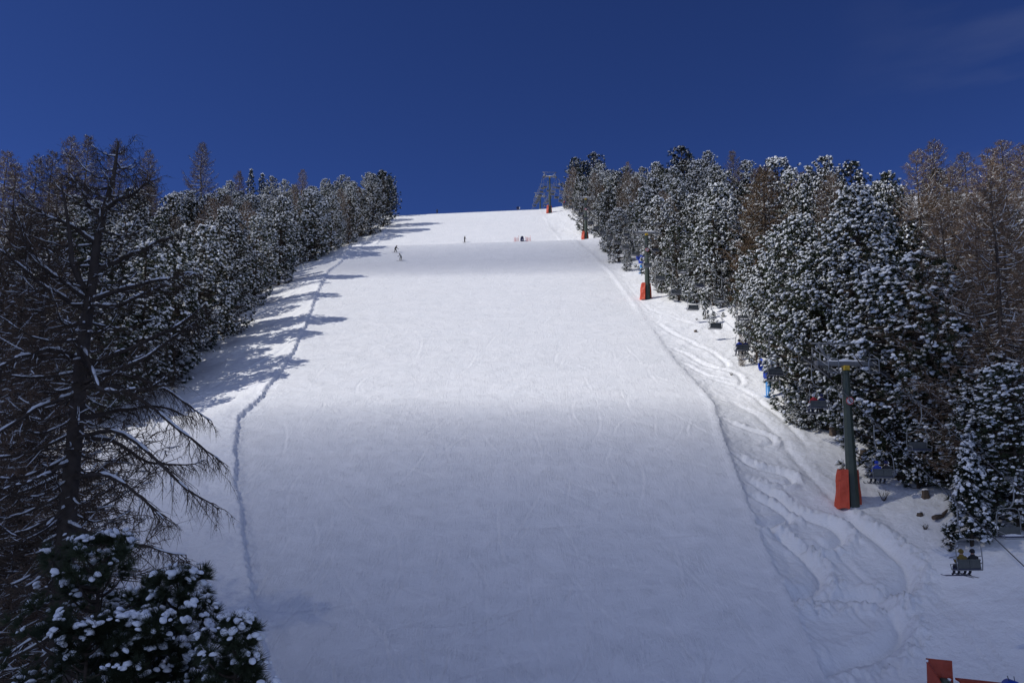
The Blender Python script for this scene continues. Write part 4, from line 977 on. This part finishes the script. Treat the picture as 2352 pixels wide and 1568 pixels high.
# ------------------------------------------------------------------ snow guns, pads, nets, stumps, shrubs
def lathe(b, prof, n, m=0, c=(0, 0, 0), ax='z', sm=True):
    a = np.linspace(0, 2 * PI, n, endpoint=False); V = []
    for r_, z in prof:
        for t in a:
            p = (r_ * math.cos(t), r_ * math.sin(t), z)
            if ax == 'x': p = (p[2], p[0], p[1])
            if ax == 'y': p = (p[0], p[2], p[1])
            V.append((p[0] + c[0], p[1] + c[1], p[2] + c[2]))
    b.add(V, [[k * n + j, k * n + (j + 1) % n, (k + 1) * n + (j + 1) % n, (k + 1) * n + j] for k in range(len(prof) - 1) for j in range(n)], m, sm)
def text_mesh(body, size, m, name):
    cu = bpy.data.curves.new(name, 'FONT'); cu.body = body; cu.size = size; cu.extrude = .006; cu.align_x = 'CENTER'; cu.align_y = 'CENTER'
    o = bpy.data.objects.new(name, cu); C.objects.link(o); dg = bpy.context.evaluated_depsgraph_get(); dg.update()
    me = bpy.data.meshes.new_from_object(o.evaluated_get(dg)); bpy.data.objects.remove(o); me.materials.clear(); me.materials.append(m); me.name = name; return me
def snow_gun(px, py, rz, label, num=None, s=1.0):
    p = ghit(px, py); t = thing('snow_gun', label, 'snow cannon', (p[0], p[1], gz(p[0], p[1])), rz, 'blue snow guns beside the lift'); t.scale = (s, s, s)
    b = MB(); lathe(b, [(.33, -.6), (.33, .05), (.30, .08), (.27, .12), (.255, 1.55), (0.01, 1.56)], 16); b.box((0, 0, .06), (.8, .8, .08)); link('post', b.mesh('post', [M['lblue']]), t)
    b = MB(); lathe(b, [(.01, 1.52), (.31, 1.52), (.33, 1.56), (.33, 1.68), (.31, 1.71), (.01, 1.71)], 16); link('collar', b.mesh('collar', [M['white']]), t)
    b = MB(); lathe(b, [(.01, 1.72), (.36, 1.72), (.46, 1.9), (.44, 2.3), (.34, 2.62), (.22, 2.72)], 14); b.box((.18, -.36, 2.1), (.34, .18, .5)); link('turret', b.mesh('turret', [M['blue']]), t)
    b = MB(); b.box((.17, -.47, 2.18), (.16, .03, .16)); link('control_panel', b.mesh('control_panel', [M['white']]), t)
    b = MB(); b.tube([(-.25, -.12, 2.45), (-.05, -.2, 2.62)], .05, 6); b.tube([(.28, -.1, 2.45), (.25, -.1, 2.7)], .05, 6); lathe(b, [(.01, .3), (.28, .3), (.3, .36), (.01, .38)], 10, c=(0, 0, 2.3)); link('bracket', b.mesh('bracket', [M['white']]), t)
    b = MB(); lathe(b, [(.01, -.50), (.42, -.52), (.50, -.36), (.40, -.16), (.41, .0), (.42, .70), (.385, .76), (.34, .72), (.01, .70)], 20, c=(.05, 0, 3.05), ax='x')
    ba = link('barrel', b.mesh('barrel', [M['blue']]), t)
    b = MB(); lathe(b, [(.44, -.74), (.58, -.76), (.62, -.6), (.52, -.34), (.43, -.34), (.44, -.74)], 20, c=(.05, 0, 3.05), ax='x'); link('intake_cover', b.mesh('intake_cover', [M['blue']]), ba)
    b = MB(); g = np.random.default_rng(int(px)); nx, ny = 14, 7; V = []
    for i in range(nx):
        f = i / (nx - 1); xx = -.68 + 1.25 * f; R = .43 if xx > -.28 else .60
        for j in range(ny):
            a = -1.0 + 2.0 * j / (ny - 1); th = .012 + .085 * math.cos(a * 1.45) * (math.sin(PI * min(1, f * 1.1 + .06)) ** .5) * (.7 + .5 * g.random()); V.append((xx + .05, (R + th) * math.sin(a * .8), 3.05 + (R + th) * math.cos(a * .8)))
    b.add(V, [[a * ny + c, (a + 1) * ny + c, (a + 1) * ny + c + 1, a * ny + c + 1] for a in range(nx - 1) for c in range(ny - 1)], 0, True); link('snow_cover', b.mesh('snow_cover', [M['snow']]), ba)
    if num:
        o = link('number', text_mesh(num, .46, M['white'], 'number'), ba); o.location = (.28, -.435, 2.98); o.rotation_euler = (PI / 2, 0, 0)
    b = MB(); b.box((.17, -.27, .72), (.22, .07, .14)); link('hydrant_tag', b.mesh('hydrant_tag', [M['yellow']]), t)
    return t
snow_gun(1766, 911, .12, 'lower blue snow gun with a number on its barrel, snow-topped, behind an occupied chair', '17')
snow_gun(1473, 628, -.5, 'upper blue snow gun half hidden behind the second pylon', None, 1.02)

# little dark-blue covered gun and its nets by the slope break
q = on_snow(1199, 554)
t = thing('snow_gun', 'small dark blue covered snow gun standing on the piste between red nets', 'snow cannon', q, .1)
b = MB(); n = 14; V = []
out = [(-.42, 0), (-.45, .5), (-.42, .85), (-.30, 1.15), (0, 1.32), (.28, 1.16), (.40, .85), (.46, .45), (.44, 0)]
for yy, s in ((-.3, 1), (-.36, .9), (.35, .95)): V += [(a * s, yy, c * s + (0 if s == 1 else .02)) for a, c in out]
k = len(out); Q = [[j, j + 1, 2 * k + j + 1, 2 * k + j] for j in range(k - 1)] + [[k + j, k + j + 1, j + 1, j] for j in range(k - 1)]
b.add(V, Q, 0, True); b.f.append((np.array([[k + j for j in range(k)]]), 0, False)); b.f.append((np.array([[2 * k + j for j in range(k)][::-1]]), 0, False)); link('cover', b.mesh('cover', [M['dblue']]), t)
b = MB(); lathe(b, [(.34, -.36), (.37, -.40), (.37, -.48), (.30, -.50), (.29, -.38), (.34, -.36)], 16, c=(0, 0, .88), ax='y'); link('fan_ring', b.mesh('fan_ring', [M['black']]), t)
b = MB(); b.box((.1, -.37, .3), (.4, .04, .12)); link('cover_strip', b.mesh('cover_strip', [M['white']]), t)
def net(x0, x1, label, lean):
    a = on_snow(x0, 555); c = on_snow(x1, 554); t = thing('safety_net', label, 'safety net', a, 0, 'red safety nets at the slope break')
    dx, dy, dz = c[0] - a[0], c[1] - a[1], c[2] - a[2]; b = MB()
    for i in range(13): f = i / 12; b.tube([(dx * f, dy * f, dz * f + .05), (dx * f + lean * .1, dy * f, dz * f + .95)], .013, 3)
    for j in range(9): b.tube([(0, 0, .08 + .11 * j), (dx, dy, dz + .08 + .11 * j)], .012, 3)
    link('mesh_net', b.mesh('mesh_net', [M['net']]), t)
    for f, hh in ((0, 1.25), (.3, 1.2), (1, 1.55)):
        b = MB(); b.tube([(dx * f, dy * f, dz * f - .2), (dx * f + lean * .15, dy * f, dz * f + hh)], .028, 6); link('net_pole', b.mesh('net_pole', [M['net']]), t)
net(1181, 1191, 'red net on stakes left of the small covered snow gun', .3); net(1208, 1219, 'red sagging net on stakes right of the small covered snow gun', -.9)
# drum on the crest
q = at(1190, 484, 268); z = gz(q[0], 268)
t = thing('snow_gun', 'round black snow gun head peeking over the crest near the top', 'snow cannon', (q[0], 268, z))
b = MB(); b.tube([(0, 0, -.3), (0, 0, 1.0)], .12, 8); b.tube([(-.5, -.3, -.1), (0, 0, .7)], .05, 6); b.tube([(.5, -.3, -.1), (0, 0, .7)], .05, 6); link('stand', b.mesh('stand', [M['steel']]), t)
b = MB(); lathe(b, [(.05, -.35), (.40, -.4), (.46, -.3), (.42, .3), (.36, .35), (.05, .34)], 18, c=(-.1, 0, 1.35), ax='y'); link('barrel', b.mesh('barrel', [M['dblue']]), t)
b = MB(); lathe(b, [(.40, -.44), (.47, -.42), (.48, -.32), (.42, -.34), (.40, -.44)], 18, c=(-.1, 0, 1.35), ax='y'); link('intake_ring', b.mesh('intake_ring', [M['black']]), t)
b = MB(); b.box((.5, 0, 1.35), (.16, .5, .7), rz=.3); link('side_box', b.mesh('side_box', [M['white']]), t)

# orange padded post and rail in the bottom right corner
P0 = at(2152, 1516, 38.0); z0 = gz(P0[0], 38.0); hp = P0[2] - z0
t = thing('padded_post', 'orange tarpaulin pad folded round a post at the bottom right corner', 'crash pad', (P0[0], 38.0, z0))
b = MB()
def sheet(b, A, B, Cc, D, th, n=7, amp=.03, seed=0, m=0):
    """bulging quilted panel between four corners, with real thickness"""
    A, B, Cc, D = map(np.array, (A, B, Cc, D)); nr = np.cross(B - A, D - A); nr = nr / np.linalg.norm(nr); V = []
    for sg in (1, -1):
        for i in range(n):
            for j in range(n):
                u, v = i / (n - 1), j / (n - 1); p = (A * (1 - u) + B * u) * (1 - v) + (D * (1 - u) + Cc * u) * v
                e = math.sin(PI * u) * math.sin(PI * v); V.append(p + nr * sg * th / 2 + nr * amp * math.sin(i * 1.7 + j * 1.1 + seed) * e)
    Q = []; N_ = n * n
    for i in range(n - 1):
        for j in range(n - 1):
            a = i * n + j; Q += [[a, a + n, a + n + 1, a + 1], [N_ + a + 1, N_ + a + n + 1, N_ + a + n, N_ + a]]
    for i in range(n - 1):
        for a, s_ in ((i * n, n), (i * n + n - 1, n), (i, 1), ((n - 1) * n + i, 1)): Q.append([a, a + s_, N_ + a + s_, N_ + a])
    b.add(V, Q, m, False)
sheet(b, (-.78, -.35, -.5), (-.02, -.55, -.5), (-.06, -.48, hp - .95), (-.58, -.25, hp), .09, seed=1, amp=.04)
sheet(b, (-.58, -.25, hp), (-.06, -.48, hp - .95), (.06, .1, hp - .85), (-.30, .25, hp + .02), .07, seed=2)
link('side_panel', b.mesh('side_panel', [M['orange_deep']]), t)
b = MB(); sheet(b, (-.02, .12, -.4), (.70, .2, -.4), (.80, .3, hp - .08), (-.36, .22, hp + .05), .09, seed=4, amp=.06); link('back_panel', b.mesh('back_panel', [M['orange_deep']]), t)
b = MB(); b.tube([(.25, 0, -.6), (.25, 0, hp - .76)], .16, 10); b.box((.25, 0, hp - .95), (.6, .35, .12)); link('post', b.mesh('post', [M['pole']]), t)
g = np.random.default_rng(9); b = MB()
for c, s in (((-.55, -.22, hp + .03), .07), ((-.2, -.42, hp - .85), .08), ((.5, .05, hp - .84), .10)):
    V, Fq = capblob(int(100 * s)); b.add(V * s + np.array(c), Fq, 0, True)
link('snow_cover', b.mesh('snow_cover', [M['snow']]), t)
t2 = thing('padded_rail', 'long low orange padded rail running right from the corner post', 'crash pad', (P0[0] + .75, 37.8, z0))
b = MB(); sheet(b, (0, -.2, hp - 2.1), (2.45, -.5, hp - 2.3), (2.45, -.5, hp - .97), (0, -.2, hp - .78), .14, n=10, seed=3, amp=.05); sheet(b, (0, -.2, hp - .78), (2.45, -.5, hp - .97), (2.45, -.1, hp - .95), (0, .2, hp - .76), .08, n=8, seed=5, amp=.02); link('pad', b.mesh('pad', [M['orange_deep']]), t2)
b = MB(); sheet(b, (2.46, -.5, hp - 2.2), (3.1, -.56, hp - 2.25), (3.1, -.56, hp - 1.03), (2.46, -.5, hp - .97), .10, n=6, seed=8, amp=.02); link('end_pad', b.mesh('end_pad', [M['dblue']]), t2)
b = MB(); b.tube([(.1, 0, -.5), (.1, 0, hp - 1.1)], .08, 8); b.tube([(2.3, -.3, -1.0), (2.3, -.3, hp - 1.4)], .08, 8); link('support', b.mesh('support', [M['steel']]), t2)
P1 = at(2323, 1560, 37.0); z1 = gz(P1[0], 37.0); h1 = P1[2] - z1
t = thing('snow_gun', 'dark blue rounded snow gun top just entering the bottom right corner', 'snow cannon', (P1[0], 37.0, z1))
b = MB(); b.tube([(0, 0, -.6), (0, 0, h1 - .5)], .14, 10); link('post', b.mesh('post', [M['lblue']]), t)
b = MB(); lathe(b, [(.01, -.3), (.30, -.34), (.34, -.2), (.32, .3), (.28, .34), (.01, .33)], 18, c=(0, 0, h1 - .34), ax='y'); link('barrel', b.mesh('barrel', [M['blue']]), t)
b = MB(); b.tube([(-.10, .0, h1 - .05), (-.16, .0, h1 + .16)], .02, 5); b.tube([(.14, .0, h1 - .05), (.12, .0, h1 + .14)], .016, 5); link('nozzle', b.mesh('nozzle', [M['steel']]), t)
o = link('lettering', text_mesh('W', .34, M['white'], 'lettering'), t); o.location = (.0, -.36, h1 - .24); o.rotation_euler = (PI / 2, 0, 0)

# stumps, log, shrubs, saplings
def stump(px, py, w, h, label, seed):
    p = ghit(px, py); g = np.random.default_rng(seed); t = thing('tree_stump', label, 'tree stump', (p[0], p[1], gz(p[0], p[1])), g.random() * 3, 'cut stumps below the right forest')
    b = MB(); n = 12; rings = [(1.35, -.3), (1.2, .0), (1.0, .15 * h), (.95, .6 * h), (.93, h)]; V = []; rr = .85 + .3 * g.random(n)
    for s, z in rings: V += [(w / 2 * s * rr[k] * math.cos(2 * PI * k / n), w / 2 * s * rr[k] * math.sin(2 * PI * k / n), z + (.05 * g.random() if z == h else 0)) for k in range(n)]
    V.append((0, 0, h)); b.add(V, [[k * n + j, k * n + (j + 1) % n, (k + 1) * n + (j + 1) % n, (k + 1) * n + j] for k in range(4) for j in range(n)], 0); b.f.append((np.array([[4 * n + j, 4 * n + (j + 1) % n, 5 * n] for j in range(n)]), 0, False))
    link('trunk', b.mesh('stump', [M['wood']]), t)
    b = MB(); V, Fq = capblob(seed, fine=True); b.add(V * [w * .5, w * .46, w * .28] + [w * .05, w * .04, h + w * .06], Fq, 0, True); link('snow_cover', b.mesh('snow_cover', [M['snow']]), t)
stump(1914, 998, .55, .62, 'dark upright stump with a snow cap, left of the nearest pylon', 1)
stump(1984, 1048, .50, .50, 'stump half hidden just right of the nearest pylon', 2)
stump(2126, 1140, .48, .42, 'squat stump on the snow below the right forest edge', 3)
stump(2113, 1182, .36, .14, 'tiny snow-buried stump downhill of the squat stump', 4)
stump(1598, 762, .4, .2, 'low dark stump alone on sunlit snow left of the slim saplings', 6)
p = ghit(2160, 1190); t = thing('fallen_log', 'short dark log with a raised end lying in the snow', 'log', (p[0], p[1], gz(p[0], p[1])), .35)
b = MB(); b.tube([(-.6, 0, .05), (-.2, .02, .12), (.2, 0, .18), (.75, .1, .52)], [.14, .16, .14, .06], 9); b.tube([(.1, 0, .2), (.3, -.2, .42)], .04, 6); link('trunk', b.mesh('log', [M['wood']]), t)
b = MB(); V, Fq = capblob(44, fine=True); b.add(V * [.42, .14, .09] + [-.15, .02, .27], Fq, 0, True); link('snow_cover', b.mesh('snow_cover', [M['snow']]), t)
gs = np.random.default_rng(77)
for px, py, h, w, lab in [(1621, 732, 2.3, .8, 'tallest slim sapling standing alone on the snow below the second pylon'), (1640, 742, 1.5, 1.0, 'short sapling beside the tallest slim sapling'), (1662, 728, .7, 1.1, 'knee-high sapling right of the slim saplings'),
                    (1455, 608, .8, 1.2, 'low dark sapling on the bank left of the upper snow gun'), (1372, 536, .6, 1.2, 'tiny dark sapling in snow left of the third pylon'), (1352, 520, .6, 1.0, 'tiny upright sapling below the fourth pylon'), (1512, 682, .7, 1.1, 'small sapling at the foot of the second pylon'),
                    (1310, 512, .5, .9, 'tiniest sapling in snow right of the piste edge near the top'), (2185, 1262, 1.3, 1.2, 'snow-covered low sapling at the left foot of the lone young spruce'), (1850, 985, 1.8, 1.3, 'bushy sapling at the forest edge left of the nearest pylon')]:
    p = ghit(px, py); put_tree('Y', p[0], p[1], h, gs, label=lab, wide=w)
def shrub(px, py, s, label, seed):
    p = ghit(px, py); g = np.random.default_rng(seed); b = MB()
    for i in range(14):
        a = g.random() * 2 * PI; l = s * (.5 + .6 * g.random()); d = np.array([math.cos(a) * .5, math.sin(a) * .5, .8]); q = np.array([d * l * f + [0, 0, -.05] + g.normal(0, .03, 3) for f in (0, .35, .7, 1)]); b.tube(q, [.014, .011, .008, .004], 4)
        for j in range(3): b.tube([q[2], q[2] + g.normal(0, .14 * s, 3) + [0, 0, .12 * s]], [.007, .003], 3)
    tag(link('bare_shrub', b.mesh('bare_shrub', [M['twig_dk']]), loc=(p[0], p[1], gz(p[0], p[1]))), label, 'shrub', 'bare shrubs in the snow')
for a in [(1812, 962, 1.0, 'bare twiggy shrub poking through snow right of the piste edge, by the pine', 1), (1838, 966, .7, 'low bare twigs beside the twiggy shrub', 2), (2030, 1150, 1.0, 'bare twigs at the right foot of the nearest pylon', 3), (1680, 862, .5, 'tiny bare twigs left of the lower snow gun', 4), (2125, 1215, .5, 'bare twigs in hummocky snow under the fallen log', 5), (1600, 735, .4, 'tiny twigs in snow left of the slim saplings', 7), (1440, 590, .4, 'sparse twigs right of the third pylon pad', 8)]: shrub(*a)
# ------------------------------------------------------------------ camera, light, sky, cloud
cam = bpy.data.cameras.new('camera'); co = bpy.data.objects.new('camera', cam); C.objects.link(co)
co.location = (0, 0, 0); co.rotation_euler = (PI / 2 + TH, 0, 0); cam.sensor_width = 36; cam.lens = F / 2352 * 36; cam.clip_start = .5; cam.clip_end = 5000
bpy.context.scene.camera = co
SE, SA = math.radians(44), math.radians(-8)            # elevation; azimuth measured from -X towards +Y
sd = Vector((-math.cos(SE) * math.cos(SA), math.cos(SE) * math.sin(SA), math.sin(SE)))
sun = bpy.data.lights.new('sun', 'SUN'); sun.energy = 3.4; sun.angle = math.radians(.55); sun.color = (1.0, .965, .91)
so = bpy.data.objects.new('sun', sun); C.objects.link(so); so.rotation_euler = sd.to_track_quat('Z', 'Y').to_euler(); so.location = sd * 100
w = bpy.data.worlds.new('World'); bpy.context.scene.world = w; w.use_nodes = True; nt = w.node_tree
SKYFILL = 7.2; bg = nt.nodes['Background']; st = nt.nodes.new('ShaderNodeTexSky'); st.sky_type = 'NISHITA'; st.sun_disc = False
st.sun_elevation = SE; st.sun_rotation = math.atan2(sd.x, sd.y) % (2 * PI); st.altitude = 2400; st.air_density = .75; st.dust_density = .05; st.ozone_density = 5.0
mx = nt.nodes.new('ShaderNodeMix'); mx.data_type = 'RGBA'; mx.blend_type = 'MULTIPLY'; mx.inputs[0].default_value = 1; mx.inputs[7].default_value = (.36, .46, .84, 1)
nt.links.new(st.outputs[0], mx.inputs[6]); 
# bluish cloud patches added to the sky behind the viewer as soft fill light
tcw = nt.nodes.new('ShaderNodeTexCoord'); sep = nt.nodes.new('ShaderNodeSeparateXYZ'); nt.links.new(tcw.outputs['Generated'], sep.inputs[0])
nz = nt.nodes.new('ShaderNodeTexNoise'); nz.inputs['Scale'].default_value = 2.2; nz.inputs['Detail'].default_value = 7; nt.links.new(tcw.outputs['Generated'], nz.inputs['Vector'])
def wm(op, a, b):
    n = nt.nodes.new('ShaderNodeMath'); n.operation = op
    for i, v in enumerate((a, b)):
        if isinstance(v, (int, float)): n.inputs[i].default_value = v
        else: nt.links.new(v, n.inputs[i])
    n.use_clamp = op == 'MULTIPLY'; return n.outputs[0]
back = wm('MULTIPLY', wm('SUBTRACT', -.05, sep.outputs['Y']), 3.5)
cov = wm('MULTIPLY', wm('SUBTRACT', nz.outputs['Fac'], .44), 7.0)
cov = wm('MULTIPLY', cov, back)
wv = nt.nodes.new('ShaderNodeMapping'); wv.inputs['Scale'].default_value = (2.2, 2.2, 9); wv.inputs['Rotation'].default_value = (0, .5, 0); nt.links.new(tcw.outputs['Generated'], wv.inputs['Vector'])
wn = nt.nodes.new('ShaderNodeTexNoise'); wn.inputs['Scale'].default_value = 1.6; wn.inputs['Detail'].default_value = 7; nt.links.new(wv.outputs[0], wn.inputs['Vector'])
wis = wm('MULTIPLY', wm('MULTIPLY', wm('SUBTRACT', wn.outputs['Fac'], .5), 1.0), wm('MULTIPLY', wm('SUBTRACT', sep.outputs['X'], .34), 1.6))
ax = nt.nodes.new('ShaderNodeMix'); ax.data_type = 'RGBA'; nt.links.new(wis, ax.inputs[0]); nt.links.new(mx.outputs[2], ax.inputs[6]); ax.inputs[7].default_value = (6, 6.6, 8, 1); mx = ax
mc = nt.nodes.new('ShaderNodeMix'); mc.data_type = 'RGBA'; nt.links.new(cov, mc.inputs[0]); nt.links.new(mx.outputs[2], mc.inputs[6]); mc.inputs[7].default_value = (SKYFILL * .74, SKYFILL * .87, SKYFILL * 1.27, 1)
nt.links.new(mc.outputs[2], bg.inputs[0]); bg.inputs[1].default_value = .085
# a cloud off to the sunny side, whose shade lies over the lower slope
cm = bpy.data.materials.new('cloud_vapour'); cm.use_nodes = True; n_ = cm.node_tree; n_.nodes.clear()
ou = n_.nodes.new('ShaderNodeOutputMaterial'); vo = n_.nodes.new('ShaderNodeVolumePrincipled'); vo.inputs['Density'].default_value = .042; vo.inputs['Color'].default_value = (.95, .95, .97, 1)
n_.links.new(vo.outputs[0], ou.inputs['Volume'])
def cloud(foot, dist, rx, ry, rz_, dens, pw, seed):
  cm2 = cm.copy(); [n for n in cm2.node_tree.nodes if n.type == 'PRINCIPLED_VOLUME'][0].inputs['Density'].default_value = dens
  bm = bmesh.new(); bmesh.ops.create_icosphere(bm, subdivisions=5, radius=1); ctr = np.array(foot) + np.array(sd) * dist
  for v in bm.verts:
    q = np.array(v.co); f = 1 + .12 * float(fbm(np.array([q[0] * 2.3 + q[2]]), np.array([q[1] * 2.3 - q[2]]), seed, 3)[0])
    if q[1] > 0: f = 1 + (f - 1) * .45
    rho = min(1.0, math.hypot(q[0], q[1])); zz = math.copysign(max(0, 1 - rho * rho) ** pw, q[2])
    v.co = Vector((q[0] * rx * f, q[1] * ry * f, zz * rz_ * f))
  me = bpy.data.meshes.new('cloud'); bm.to_mesh(me); bm.free(); me.materials.append(cm2)
  cd = link('cloud', me, loc=ctr); cd['kind'] = 'structure'
cloud((0, -13, -16), 620, 210, 94, 30, .056, 1.1, 91)
cloud((0, 166, 40), 620, 150, 23, 8, .030, 1.0, 95)  # second unseen cloud, added to darken the run just below the crest
sc = bpy.context.scene; sc.view_settings.view_transform = 'Standard'; sc.view_settings.look = 'None'; sc.view_settings.gamma = 1; sc.view_settings.exposure = 0
sc.render.resolution_x = 1024; sc.render.resolution_y = 682
